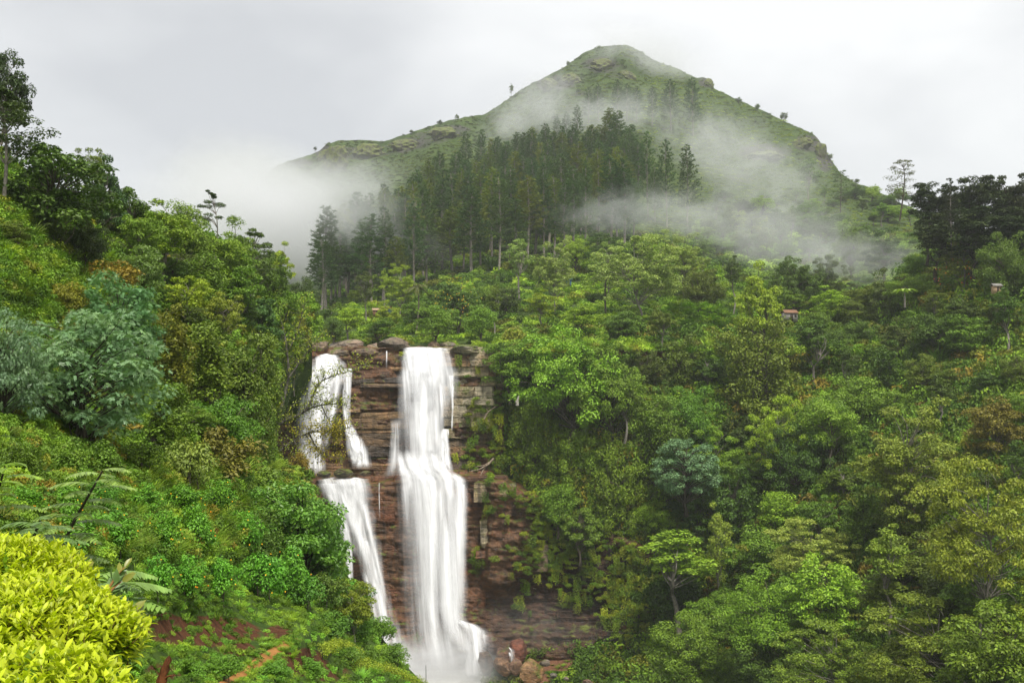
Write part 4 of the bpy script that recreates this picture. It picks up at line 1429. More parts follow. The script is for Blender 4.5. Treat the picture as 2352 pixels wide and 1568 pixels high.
# ---- scattered trees on the mountain's flank and skyline
GM = 'trees on the mountainside'
for px, yt, w, yb, pr, c, d in (
        (1930, 392, 62, 490, 'skyline', C_DEEP, 'dark flat-topped tree standing above the misty right flank'),
        (1858, 350, 60, 470, 'slender0', C_MID, 'tall thin tree half lost in mist on the right flank'),
        (1175, 190, 12, 224, 'slender1', C_OLIVE, 'thin tree on the skyline left of the summit'),
        (724, 334, 12, 352, 'slender2', C_DARK, 'tiny tree on the crag at the end of the left ridge'),
        (1305, 139, 12, 156, 'slender1', C_OLIVE, 'tiny tree on the summit shoulder'),
        (1050, 262, 14, 276, 'broad1', C_OLIVE, 'tiny bush-like tree on the left ridge'),
        (1010, 274, 14, 288, 'broad3', C_DARK, 'dark little tree midway along the left ridge'),
        (945, 297, 16, 310, 'slender2', C_OLIVE, 'little tree on the lower left ridge'),
        (1697, 222, 18, 240, 'broad0', C_DEEP, 'round bush-tree on the right ridge below the knob'),
        (1740, 236, 14, 256, 'broad2', C_DEEP, 'second round bush-tree down the right ridge'),
        (1800, 255, 22, 282, 'lacy1', C_OLIVE, 'wispy tree leaning off the right ridge'),
        (1908, 350, 14, 372, 'lacy2', C_OLIVE, 'wispy tree at the lip of the right-hand crag'),
        (1968, 408, 16, 428, 'slender0', C_OLIVE, 'thin tree where the right ridge levels out'),
        (2012, 424, 20, 446, 'broad1', C_MID, 'round tree where the ridge meets the near woods')):
    tree(pr, 'mountain_tree', px, yt, w, yb, c, 'M', d, '', GM)

# ---- right hillside: the trees one can single out
GR = 'trees on the right hillside'
RIGHT = [
    ('skyline', 'open_tree', 2066, 366, 84, 500, (.06, .075, .04), 'lacy open-crowned tree against the sky beside the dark grove', 232),
    ('shade0', 'dark_tree', 2128, 392, 80, 600, C_NIGHT, 'leftmost tree of the near-black skyline grove', 214),
    ('shade1', 'dark_tree', 2172, 398, 78, 600, (.022, .033, .018), 'second tree of the near-black skyline grove', 212),
    ('shade2', 'dark_tree', 2215, 380, 90, 600, (.025, .04, .02), 'third, bulky tree of the near-black skyline grove', 210),
    ('lonepine0', 'dark_tree', 2185, 408, 60, 590, (.02, .032, .018), 'conical tree inside the near-black skyline grove', 208),
    ('shade0', 'dark_tree', 2262, 372, 96, 600, (.022, .036, .02), 'tallest rounded tree of the near-black skyline grove', 206),
    ('shade1', 'dark_tree', 2312, 374, 84, 600, C_NIGHT, 'tree next to the frame edge in the near-black grove', 204),
    ('shade2', 'dark_tree', 2356, 362, 84, 600, (.02, .03, .018), 'tree cut by the frame edge in the near-black grove', 202),
    ('shade2', 'dark_tree', 2150, 470, 110, 640, (.025, .042, .02), 'dark low crown at the foot of the grove', 204),
    ('shade0', 'dark_tree', 2240, 450, 130, 640, (.022, .036, .018), 'broad dark crown below the middle of the grove', 200),
    ('shade1', 'dark_tree', 2330, 450, 130, 640, (.02, .034, .018), 'broad dark crown under the frame-edge grove tree', 196),
    ('tier0', 'flame_tree', 2205, 560, 150, 700, (.08, .115, .02), 'red-flowered tree below the dark grove', None),
    ('broad0', 'forest_tree', 2320, 535, 150, 700, (.06, .105, .018), 'yellowish round tree below the grove at the frame edge', None),
    ('broad1', 'forest_tree', 1748, 604, 128, 800, (.125, .2, .022), 'vivid light green crown rising out of the mist', 196),
    ('vine0', 'vine_clad_tree', 1745, 715, 200, 1040, (.085, .125, .018), 'massive brownish vine-clad tree under the vivid green crown', 193),
    ('broad3', 'forest_tree', 1300, 748, 290, 985, (.1, .2, .022), 'broad bright tree on the cliff top right of the falls', 187),
    ('broad4', 'forest_tree', 1172, 775, 130, 900, (.1, .19, .03), 'bushy light green tree over the mossy blocks', 189),
    ('broad2', 'forest_tree', 1400, 800, 200, 1000, (.085, .16, .022), 'spreading tree right of the broad cliff-top tree', 186),
    ('slender2', 'slender_tree', 1435, 860, 90, 1010, (.07, .12, .025), 'tree with a pale trunk in the dark cleft', 184),
    ('vine1', 'vine_clad_tree', 1225, 890, 120, 1130, (.085, .15, .016), 'curtain of vines on the cliff beside the mossy blocks', 188.5),
    ('vine0', 'vine_clad_tree', 1320, 960, 130, 1200, (.08, .145, .016), 'vine curtain below the broad cliff-top tree', 187),
    ('vine1', 'vine_clad_tree', 1420, 980, 130, 1260, (.085, .15, .016), 'vine curtain left of the blue-green dome', 185),
    ('vine0', 'vine_clad_tree', 1510, 900, 150, 1160, (.08, .14, .018), 'vine curtain above the blue-green dome', 187),
    ('broad0', 'forest_tree', 1590, 890, 170, 1050, (.065, .15, .02), 'low layered green crown over the blue-green dome', None),
    ('dome', 'blue_green_tree', 1577, 994, 164, 1168, (.085, .165, .12), 'round blue-green dome-shaped tree', 178),
    ('broad4', 'forest_tree', 1688, 1020, 92, 1140, C_BRIGHT, 'bright green bush-like tree right of the blue-green dome', None),
    ('broad1', 'forest_tree', 1332, 1150, 104, 1270, (.085, .16, .03), 'light green umbrella of leaves jutting from the cliff', 181),
    ('broad2', 'forest_tree', 1282, 1098, 100, 1210, (.075, .155, .018), 'bright green crown just above the jutting umbrella', 183),
    ('slender0', 'slender_tree', 1560, 1192, 190, 1440, (.13, .22, .03), 'light green tree with a slim bare trunk at the foot of the cliff', 168),
    ('slender1', 'slender_tree', 1652, 1150, 70, 1430, (.14, .2, .04), 'thin pale-trunked tree by the red landslip', 168),
    ('lacy1', 'forest_tree', 1795, 905, 150, 1110, (.17, .26, .022), 'yellow-green tree right of the vine-clad giant', 176),
    ('broad3', 'forest_tree', 1905, 895, 130, 1040, (.09, .17, .02), 'bright green tree in mid slope', 172),
    ('lacy2', 'forest_tree', 1850, 1190, 200, 1350, (.15, .2, .055), 'pale twiggy crown in the lower middle of the slope', 148),
    ('dense0', 'forest_tree', 1770, 1325, 220, 1520, (.11, .2, .022), 'rounded bright crown low on the slope', 140),
    ('dense1', 'forest_tree', 1905, 1270, 190, 1460, (.12, .22, .024), 'pair-topped bright crown right of the rounded one', 136),
    ('lacy0', 'flame_tree', 2095, 930, 300, 1230, (.12, .165, .03), 'large open tree with scattered orange blossoms', 142),
    ('lacy1', 'forest_tree', 2255, 1050, 300, 1430, (.12, .165, .022), 'tall yellowish tree with pale forked trunks near the frame edge', 108),
    ('slender2', 'slender_tree', 2040, 1175, 120, 1440, (.12, .18, .03), 'slim tree with a crooked pale trunk', 122),
    ('broad4', 'forest_tree', 2285, 900, 150, 1060, (.08, .085, .016), 'dark tree with orange-brown new leaves', 150),
    ('dense2', 'forest_tree', 1600, 1410, 230, 1590, (.085, .14, .018), 'wide rounded crown beside the lawn', 150),
    ('lacy2', 'forest_tree', 2130, 1370, 320, 1640, (.1, .15, .022), 'wide twiggy tree at the bottom of the slope', 108),
    ('broad0', 'forest_tree', 2290, 1370, 260, 1640, (.085, .13, .016), 'big dark-leaved tree in the bottom corner', 98),
    ('lacy0', 'forest_tree', 1900, 1430, 260, 1650, (.095, .145, .02), 'twiggy tree at the bottom of the frame', 118),
]
for a in RIGHT:
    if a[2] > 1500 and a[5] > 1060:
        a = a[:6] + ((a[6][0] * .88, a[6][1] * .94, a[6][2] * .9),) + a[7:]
    tree(a[0], a[1], a[2], a[3], a[4], a[5], a[6], 'R', a[7], '', GR, Y=a[8])

# further trees of the right hillside, row by row
PAL = [(C_MID, 'mid green'), (C_DEEP, 'deep green'), (C_LIGHT, 'light green'), (C_OLIVE, 'olive'), (C_YEL, 'yellow-green'), ((.045, .075, .018), 'dark green')]
KIND = [(['broad%d' % q for q in range(8)], 'bushy'), (['dense0', 'dense1', 'dense2'], 'dense'), (['lacy0', 'lacy1', 'lacy2'], 'open'), (['slender0', 'slender1', 'slender2'], 'slim'), (['vine0', 'vine1'], 'vine-draped')]


def near_listed(x, y):
    if 1480 < x < 1680 and 680 < y < 820:
        return True
    for a in RIGHT:
        if abs(x - a[2]) < a[4] * .38 and abs(y - (a[3] * .55 + a[5] * .45)) < (a[5] - a[3]) * .30:
            return True
    return False


ROWS = [(640, 1960, 2360, 84, 95, 'under the near-black grove'), (700, 1680, 2360, 80, 92, 'on the misty upper slope'), (760, 1580, 2360, 80, 96, 'just below the mist'),
        (830, 1560, 2360, 84, 100, 'level with the cliff top'), (900, 1480, 2360, 86, 105, 'level with the middle upper fall'), (980, 1500, 2360, 92, 110, 'level with the upper fall foot'),
        (1060, 1700, 2370, 95, 115, 'level with the ledge'), (1150, 1540, 2380, 98, 120, 'just below the ledge level'), (1250, 1500, 2380, 104, 125, 'level with the middle lower fall'),
        (1350, 1520, 2390, 112, 130, 'level with the cliff foot'), (1470, 1560, 2400, 122, 150, 'second row from the bottom'), (1590, 1560, 2400, 130, 165, 'in the bottom row of the slope')]
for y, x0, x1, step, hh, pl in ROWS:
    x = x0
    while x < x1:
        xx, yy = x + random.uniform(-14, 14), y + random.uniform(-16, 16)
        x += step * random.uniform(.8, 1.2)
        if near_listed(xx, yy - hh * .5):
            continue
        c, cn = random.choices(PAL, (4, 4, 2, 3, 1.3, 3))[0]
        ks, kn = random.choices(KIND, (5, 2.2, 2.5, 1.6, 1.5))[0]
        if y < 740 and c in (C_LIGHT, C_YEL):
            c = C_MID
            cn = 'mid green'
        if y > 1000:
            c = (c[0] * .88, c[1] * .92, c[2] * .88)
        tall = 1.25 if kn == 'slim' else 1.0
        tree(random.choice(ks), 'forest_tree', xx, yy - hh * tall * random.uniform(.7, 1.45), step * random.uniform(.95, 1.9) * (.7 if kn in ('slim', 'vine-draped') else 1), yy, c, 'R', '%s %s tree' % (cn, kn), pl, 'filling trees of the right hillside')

# fill trees behind the left skyline and in the upper valley
for y, x0, x1, step, hh, pl in [(560, 40, 480, 70, 80, 'along the near hill crest'), (660, 380, 680, 62, 80, 'below the near hill skyline'), (760, 420, 670, 66, 85, 'upper middle of the near hill'),
                                (880, 400, 590, 70, 90, 'middle of the near hill'), (1000, 380, 575, 80, 90, 'lower middle of the near hill')]:
    x = x0
    while x < x1:
        xx, yy = x + random.uniform(-12, 12), y + random.uniform(-14, 14)
        x += step * random.uniform(.8, 1.2)
        c, cn = random.choices(PAL, (4, 4, 1.5, 3, 1, 3))[0]
        ks, kn = random.choices(KIND[:3], (5, 2, 2))[0]
        tree(random.choice(ks), 'forest_tree', xx, yy - hh * random.uniform(.85, 1.2), step * random.uniform(1.1, 1.5), yy, c, 'L', '%s %s tree' % (cn, kn), pl, 'filling trees of the left hillside')
for y, x0, x1, step, hh, pl in [(745, 760, 1130, 56, 62, 'in the row behind the brink'), (700, 820, 1160, 52, 56, 'below the lowest pines'), (640, 1180, 1660, 70, 62, 'at the foot of the misty pines'), (560, 1620, 1960, 56, 44, 'in the misty middle thicket'), (600, 1640, 2100, 56, 50, 'in the misty lower thicket'), (510, 1640, 2080, 52, 36, 'in the misty upper thicket'), (470, 1660, 2080, 40, 28, 'in the scrub above the thicket'), (480, 1900, 2100, 34, 30, 'beside the flat-topped flank tree'), (535, 1600, 2100, 44, 40, 'in the thicket between the mist bands'), (580, 1600, 2120, 50, 46, 'in the thicket under the mist')]:
    x = x0
    while x < x1:
        xx, yy = x + random.uniform(-10, 10), y + random.uniform(-16, 16)
        x += step * random.uniform(.7, 1.4)
        if 1470 < xx < 1680 and 650 < yy < 840:
            continue
        c, cn = random.choices(PAL, (4, 3, 3, 2, 1, 1))[0]
        ks, kn = random.choices(KIND[:4], (5, 2, 2.5, 2.5))[0]
        tree(random.choice(ks), 'forest_tree', xx, yy - hh * random.uniform(.55, 1.75) * (1.3 if kn == 'slim' else 1), step * random.uniform(.8, 1.8) * (.7 if kn == 'slim' else 1), yy, c, 'M', '%s %s tree' % (cn, kn), pl, 'filling trees of the upper valley')

# labels: what is unlike anything else keeps its description, look-alikes are counted along their row
from collections import defaultdict
rowsd = defaultdict(list)
for o, d, pl, px in THINGS:
    rowsd[(d, pl)].append((px, o))
for (d, pl), L_ in rowsd.items():
    L_.sort(key=lambda q: q[0])
    for i, (px, o) in enumerate(L_):
        if len(L_) == 1:
            o['label'] = (d + ' ' + pl).strip()
        else:
            o['label'] = '%s %s from the left %s' % (ordinal(i), d, pl)


# ------------------------------------------------------------------ ground cover
def cover_protos():
    """Unit-radius tufts for the ground cover: mound, ragged bush, grass tuft, hanging creeper, broad weeds."""
    res = []
    rng = np.random.default_rng(900)
    for k in range(3):
        G = Geo()
        n = 5 + k
        cen = [np.array([rng.normal() * .4, rng.normal() * .4, .25 + rng.random() * .35]) for _ in range(n)]
        rad = [np.array([1, 1, .8]) * rng.uniform(.3, .5) for _ in range(n)]
        clump_leaves(G, rng, cen, rad, 70, .2, low=.5)
        res.append(G)
    G = Geo()      # grass
    n = 110
    a = rng.uniform(0, 6.28, n)
    c = np.stack([np.cos(a) * rng.uniform(0, .5, n), np.sin(a) * rng.uniform(0, .5, n), np.zeros(n)], -1)
    d = norm(np.stack([np.cos(a) * .45, np.sin(a) * .45, np.ones(n)], -1) + rng.normal(size=(n, 3)) * .25)
    G.leaves(c, d, norm(np.stack([-np.cos(a), -np.sin(a), np.full(n, .6)], -1)), rng.uniform(.7, 1.4, n), .055, 'blade', .55)
    res.append(G)
    G = Geo()      # creeper curtain
    C, D, Nn = [], [], []
    for s in range(12):
        x, y = rng.normal() * .5, -abs(rng.normal()) * .25
        m = 26
        z = np.linspace(.8, -rng.uniform(.4, 1.5), m)
        C.append(np.stack([x + rng.normal(size=m) * .09, y + rng.normal(size=m) * .09, z], -1))
        D.append(norm(rng.normal(size=(m, 3)) * .5 + np.array([0, -.3, -.6])))
        Nn.append(norm(rng.normal(size=(m, 3)) * .35 + np.array([0, -.8, .5])))
    G.leaves(np.concatenate(C), np.concatenate(D), np.concatenate(Nn), .2, .13, 'diamond', .1)
    res.append(G)
    G = Geo()      # broad-leaved weeds
    n = 150
    v = rvec(rng, n)
    v[:, 2] = np.abs(v[:, 2])
    c = v * np.array([.8, .8, .75]) * rng.uniform(.5, 1, (n, 1))
    d = norm(v * np.array([1, 1, .1]) + rng.normal(size=(n, 3)) * .4)
    nn = norm(np.array([0, 0, 1.]) + rng.normal(size=(n, 3)) * .45 + v * .3)
    G.leaves(c, d, nn, rng.uniform(.22, .38, n), .17, 'leaf', .25)
    res.append(G)
    col = bpy.data.collections.new('cover_kit')
    for i, G in enumerate(res):
        o = bpy.data.objects.new('kit_%d' % i, G.mesh('kit_%d' % i, M_UNDER))
        col.objects.link(o)
    return col


KIT = cover_protos()


def scatter_group():
    ng = bpy.data.node_groups.new('cover_scatter', 'GeometryNodeTree')
    ng.interface.new_socket('Geometry', in_out='INPUT', socket_type='NodeSocketGeometry')
    ng.interface.new_socket('Geometry', in_out='OUTPUT', socket_type='NodeSocketGeometry')
    N, Lk = ng.nodes, ng.links
    gi, go = N.new('NodeGroupInput'), N.new('NodeGroupOutput')
    ci = N.new('GeometryNodeCollectionInfo')
    ci.inputs['Collection'].default_value = KIT
    ci.inputs['Separate Children'].default_value = True
    ci.inputs['Reset Children'].default_value = True
    ip = N.new('GeometryNodeInstanceOnPoints')
    ip.inputs['Pick Instance'].default_value = True

    def attr(nm, ty):
        a = N.new('GeometryNodeInputNamedAttribute')
        a.data_type = ty
        a.inputs['Name'].default_value = nm
        return a.outputs['Attribute']
    er = N.new('FunctionNodeEulerToRotation')
    Lk.new(attr('rot', 'FLOAT_VECTOR'), er.inputs[0])
    Lk.new(gi.outputs[0], ip.inputs['Points'])
    Lk.new(ci.outputs[0], ip.inputs['Instance'])
    Lk.new(attr('pick', 'INT'), ip.inputs['Instance Index'])
    Lk.new(er.outputs[0], ip.inputs['Rotation'])
    Lk.new(attr('size', 'FLOAT_VECTOR'), ip.inputs['Scale'])
    Lk.new(ip.outputs[0], go.inputs[0])
    return ng


NG = scatter_group()


def cover(name, label, px, py, depth, radpx, rmin, rmax, cols, wts, picks, pw, seed, sink=.15, stretch=(.7, 1.2), bright=None):
    rng = np.random.default_rng(seed)
    n = len(px)
    Y = depth(px, py)
    P = at(px, py, Y)
    r = np.clip(radpx * Y / FP * rng.uniform(.7, 1.45, n), rmin, rmax)
    P[:, 2] -= sink * r
    P[:, 1] -= .15 * r
    ci = rng.choice(len(cols), n, p=np.array(wts) / sum(wts))
    tint = np.array(cols)[ci] * rng.uniform(.7, 1.35, (n, 1))
    # drifts of kindred colour over the slope
    w = (fbm(px / 45, py / 45, seed, 3) + 0.1)[:, None]
    tint = tint * (1 + .5 * w) * np.array([1 + .0, 1, 1]) + np.clip(w, 0, 1) * np.array([[.03, .03, 0]])
    if bright is not None:
        tint = tint * bright(px, py)[:, None]
    pk = rng.choice(picks, n, p=np.array(pw) / sum(pw)).astype(np.int32)
    rot = np.stack([rng.normal(size=n) * .15, rng.normal(size=n) * .15, np.where(pk == 4, rng.normal(size=n) * .4, rng.uniform(0, 6.28, n))], -1)
    sz = np.stack([r, r, r * rng.uniform(*stretch, n)], -1)
    me = bpy.data.meshes.new(name)
    me.vertices.add(n)
    me.vertices.foreach_set('co', P.astype(np.float32).ravel())
    for k, v in (('rot', rot), ('size', sz), ('tint', np.clip(tint, .005, .5))):
        me.attributes.new(k, 'FLOAT_VECTOR', 'POINT').data.foreach_set('vector', v.astype(np.float32).ravel())
    me.attributes.new('pick', 'INT', 'POINT').data.foreach_set('value', pk)
    o = link(name, me)
    md = o.modifiers.new('cover', 'NODES')
    md.node_group = NG
    tag(o, label, 'undergrowth', None, 'stuff')
    return o


def jgrid(x0, x1, y0, y1, s, seed, ok=None):
    rng = np.random.default_rng(seed)
    X, Y = np.meshgrid(np.arange(x0, x1, s), np.arange(y0, y1, s))
    X = X.ravel() + rng.uniform(-s, s, X.size) * .6
    Y = Y.ravel() + rng.uniform(-s, s, Y.size) * .6
    if ok is not None:
        k = ok(X, Y, rng)
        X, Y = X[k], Y[k]
    return X, Y


G1, G2, G3, G4, G5 = (.035, .08, .012), (.055, .12, .016), (.085, .16, .02), (.08, .105, .018), (.1, .09, .018)
okL = lambda x, y, r: (y > L_TOP(x) + 6) & (x < L_RIGHT(y) - 3 - 17 * ((y > 790) & (y < 1100))) & (r.random(len(x)) > .6 * blobs(x, y, L_BARE)) & ~((np.abs((x - 548) * .5 + (y - 1545)) < 17) & (x > 500) & (x < 695) & (y > 1455))
x, y = jgrid(-150, 1000, 330, 1300, 15, 1, okL)
cover('left_undergrowth', 'tangled leafy undergrowth covering the left hillside', x, y, F_lft, 23, .2, 2.6, [G1, G2, G3, G4, G5], (4, 4, 1.4, 1.5, .5), [0, 1, 2, 3, 5], (3, 3, 3, .8, 1.5), 11, stretch=(.8, 1.5))
x, y = jgrid(-20, 1010, 1260, 1620, 12, 2, okL)
cover('near_undergrowth', 'green weeds and seedlings on the near slope and earth bank', x, y, F_lft, 14, .1, .8, [G1, G2, G3, (.08, .2, .03)], (2, 4, 2, 2), [0, 1, 2, 3, 5], (2, 2, 2, 2.5, 2), 12)
x, y = jgrid(-30, 330, 480, 760, 15, 3, okL)
cover('long_grass', 'long bright grass arching down the upper left slope', x, y, F_lft, 24, .3, 1.1, [(.085, .16, .02), (.11, .17, .024), (.06, .13, .018)], (2, 1, 2), [3, 0, 1, 5], (3, 2, 2, 1), 13)
x, y = jgrid(280, 640, 1060, 1260, 18, 4, okL)
cover('tall_grass', 'tall soft grass among the flowering weeds', x, y, F_lft, 26, .3, 1.1, [(.07, .14, .02), (.1, .16, .03)], (2, 1), [3], (1,), 14)
rq = np.random.default_rng(31)
y = rq.uniform(740, 1100, 150)
x = L_RIGHT(y) + rq.uniform(-34, -8, 150)
cover('spur_edge_plants', 'leafy fringe along the spur edge beside the left falls', x, y, F_lft, 17, .4, 1.6, [(.055, .1, .016), (.075, .13, .018), (.09, .11, .018)], (2, 2, 1), [0, 1, 2, 4], (2, 2, 2, 2), 32)
okR = lambda x, y, r: (y > rt(x) + 4) & (r.random(len(x)) > 1.1 * blobs(x, y, R_BARE)) & ~((x < 1250) & (y > 1095) & (y < 1500)) & ~((x < 1400) & (y > 1240) & (y < 1480)) & ~((x < 1330) & (y > 1480) & (y < 1600) & (r.random(len(x)) < .7))
x, y = jgrid(1140, 2440, 545, 1650, 14, 5, okR)
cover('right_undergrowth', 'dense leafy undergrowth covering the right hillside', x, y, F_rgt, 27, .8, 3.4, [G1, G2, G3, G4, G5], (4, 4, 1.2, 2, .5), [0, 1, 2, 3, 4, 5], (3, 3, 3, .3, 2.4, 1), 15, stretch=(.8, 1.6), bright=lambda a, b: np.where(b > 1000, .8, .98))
x, y = jgrid(1200, 1650, 890, 1330, 13, 6, lambda x, y, r: (y < 1150 + (x - 1200) * .42) & (r.random(len(x)) < .8))
cover('cliff_creepers', 'creepers hanging over the cliff right of the falls', x, y, lambda a, b: F_rgt(a, b) - 1.2, 20, .8, 2.2, [(.08, .15, .016), (.06, .12, .016), (.13, .19, .02), (.12, .12, .02)], (3, 3, 2, 1), [4, 4, 0, 1], (4, 2, 1, 1), 16)
okC = lambda x, y, r: r.random(len(x)) < (blobs(x, y, [(1110, 960, 40, 60, .55), (1140, 1000, 30, 90, .8), (1100, 1050, 60, 40, .5), (1085, 870, 60, 60, .12), (1150, 1150, 60, 60, .2), (1180, 1300, 50, 60, .18), (1095, 1290, 16, 40, .7), (1240, 1160, 40, 60, .7), (1270, 1250, 70, 80, .8), (1350, 1300, 110, 100, .55), (1460, 1360, 90, 130, .8), (935, 820, 10, 24, .9), (1130, 1100, 30, 20, .3), (1290, 1200, 50, 40, .8), (1210, 1400, 30, 60, .1)]))
x, y = jgrid(900, 1540, 800, 1490, 10, 7, okC)
cover('cliff_plants', 'mosses and small ferns clinging to the cliff ledges', x, y, lambda a, b: F_clf(a, b) - .9, 11, .4, 1.3, [(.07, .12, .014), (.11, .15, .018), (.05, .1, .014)], (2, 2, 2), [0, 1, 4, 3], (2, 2, 2, .6), 17)
x, y = jgrid(1200, 1600, 1470, 1620, 8, 8, lambda x, y, r: (r.random(len(x)) > 1.1 * blobs(x, y, R_BARE)) & (x > 1195 + (1568 - y) * .2))
cover('bank_grass', 'smooth green grass bank beside the plunge pool', x, y, F_rgt, 9, .3, 1.1, [(.1, .2, .016), (.08, .17, .016), (.13, .22, .02)], (2, 2, 1), [3, 3, 0], (3, 2, 1), 18, stretch=(.5, .9))
okM = lambda x, y, r: (y > ridge(x) + 1) & (r.random(len(x)) > .95 * blobs(x, y, PLANT)) & (r.random(len(x)) > .85 * blobs(x, y, M_ROCKS))
x, y = jgrid(620, 2430, 100, 560, 6.5, 9, lambda x, y, r: okM(x, y, r) & (r.random(len(x)) < .9))
cover('mountain_scrub', 'green scrub and grass clothing the mountain', x, y, F_mtn, 5.5, .9, 3.0, [(.04, .07, .013), (.055, .088, .016), (.03, .054, .012), (.075, .11, .02)], (3, 3, 2, 2), [0, 1, 2], (1, 1, 1), 19, stretch=(.4, .7), bright=lambda a, b: np.interp(a, [700, 1200, 1600, 2000], [.8, .95, 1.6, 1.5]))
x, y = jgrid(540, 2440, 540, 805, 12, 10, lambda x, y, r: (y > ridge(x) + 3) & (r.random(len(x)) > .5 * blobs(x, y, PLANT)) & ~((x > 690) & (x < 1090) & (y > 793)))
cover('valley_undergrowth', 'bright undergrowth in the valley above the brink', x, y, F_mtn, 17, .8, 3.2, [G2, G3, (.13, .22, .03), G1, G4], (3, 3, 2, 2, 1), [0, 1, 2, 3, 5], (3, 3, 3, 1.4, 1), 20)


x, y = jgrid(1440, 1720, 690, 860, 9, 21, lambda x, y, r: r.random(len(x)) < 1.4 * blobs(x, y, [(1570, 760, 120, 75, 1)]))
cover('clearing_grass', 'open bright grass slope in the clearing below the pines', x, y, lambda a, b: np.minimum(F_mtn(a, np.minimum(b, 765)), F_rgt(a, np.maximum(b, 765))) - 1.0, 12, .5, 1.4, [(.1, .2, .018), (.13, .22, .022), (.08, .17, .016)], (2, 1, 2), [3, 0, 5], (3, 1, 1), 22, stretch=(.5, .9))


# ------------------------------------------------------------------ the bare tree before the falls
def bare_tree():
    rng = np.random.default_rng(77)
    Y0 = 126.
    limbs = [([(602, 1086), (612, 1052), (622, 1024), (634, 980), (650, 922), (664, 866), (660, 810), (653, 766), (634, 692)], 6.2, 1.0),
             ([(634, 980), (660, 962), (683, 955), (710, 938), (738, 930), (757, 926), (790, 930)], 4.0, 1.0),
             ([(700, 945), (716, 918), (726, 892), (739, 874), (775, 859), (812, 850), (845, 842)], 2.8, .8),
             ([(612, 1052), (640, 1036), (675, 1011), (709, 993), (740, 989), (765, 992), (792, 985)], 3.4, .9),
             ([(622, 1024), (614, 990), (608, 974), (586, 933), (568, 892), (545, 859), (520, 830)], 3.2, .9),
             ([(650, 922), (640, 880), (622, 840), (606, 800), (600, 770)], 2.6, .9),
             ([(664, 866), (690, 830), (712, 800), (735, 775)], 2.2, .8),
             ([(660, 810), (680, 770), (690, 740), (700, 700)], 1.8, .8),
             ([(709, 993), (722, 1020), (740, 1040), (770, 1046)], 2.2, .8),
             ([(675, 1011), (690, 1040), (700, 1060)], 1.6, .8),
             ([(568, 892), (560, 850), (566, 810)], 1.6, .7),
             ([(738, 930), (752, 960), (768, 975), (780, 1005)], 1.6, .7)]
    T, G, GY = Geo(), Geo(), Geo()
    base = at(602, 1086, Y0)
    s = Y0 / FP
    tips = []
    for k, (pl, r0, end) in enumerate(limbs):
        pl = np.array(pl, float)
        t = np.linspace(0, len(pl) - 1, (len(pl) - 1) * 4 + 1)
        q = np.stack([np.interp(t, np.arange(len(pl)), pl[:, i]) for i in range(2)], -1)
        q[1:-1] = (q[:-2] + 2 * q[1:-1] + q[2:]) / 4
        dep = Y0 + np.cumsum(rng.normal(size=len(q)) * .12) + (0 if k == 0 else rng.normal() * .4)
        V = at(q[:, 0], q[:, 1], dep) - base
        T.tube(V, np.linspace(r0, r0 * .18, len(V)) * s, 6)
        for i in range(3, len(V)):
            for _ in range(3 if k else 2):
                d = norm(rng.normal(size=3) * np.array([1, .8, .7]) + (V[i] - V[i - 1]) / np.linalg.norm(V[i] - V[i - 1]) * .6 + np.array([0, 0, .25]))
                ln = rng.uniform(.8, 2.7)
                tw = limb(rng, V[i], V[i] + d * ln, .1, 5)
                T.tube(tw, np.linspace(.035, .012, 5), 4)
                tips.append((tw, q[i]))
    Cl, Cy = [], []
    for tw, q in tips:
        yellow = (q[1] > 985 and q[0] > 690)
        n = 26 if yellow else 13
        f = rng.random(n) ** .7
        p = np.stack([np.interp(f, np.linspace(0, 1, len(tw)), tw[:, i]) for i in range(3)], -1) + rng.normal(size=(n, 3)) * (.3 if yellow else .24)
        (Cy if yellow else Cl).append(p)
    for C, GG in ((Cl, G), (Cy, GY)):
        C = np.concatenate(C)
        n = len(C)
        GG.leaves(C, norm(rng.normal(size=(n, 3)) - np.array([0, 0, .3])), norm(rng.normal(size=(n, 3)) * .6 + np.array([0, 0, 1])), rng.uniform(.18, .34, n), .16, 'diamond', .1)
    root = empty('bare_tree', base)
    tag(root, 'nearly bare crooked tree reaching across the left falls', 'tree')
    link('trunk', T.mesh('trunk', bark_mat('lichen_bark', (.035, .03, .022), (.26, .24, .2), 2.0), True), root)
    link('crown', G.mesh('crown', M_LEAF), root, (.14, .19, .025))
    o = link('yellow_leaves', GY.mesh('yellow_leaves', M_LEAF), root, (.17, .17, .014))
    o['label'] = 'yellow autumn leaves on the lower branches'


bare_tree()


# ------------------------------------------------------------------ foreground hedge
def ell(cx, cy, rx, ry, Y, ryd):
    s = Y / FP
    return at(cx, cy, Y), np.array([rx * s, ryd, ry * s])


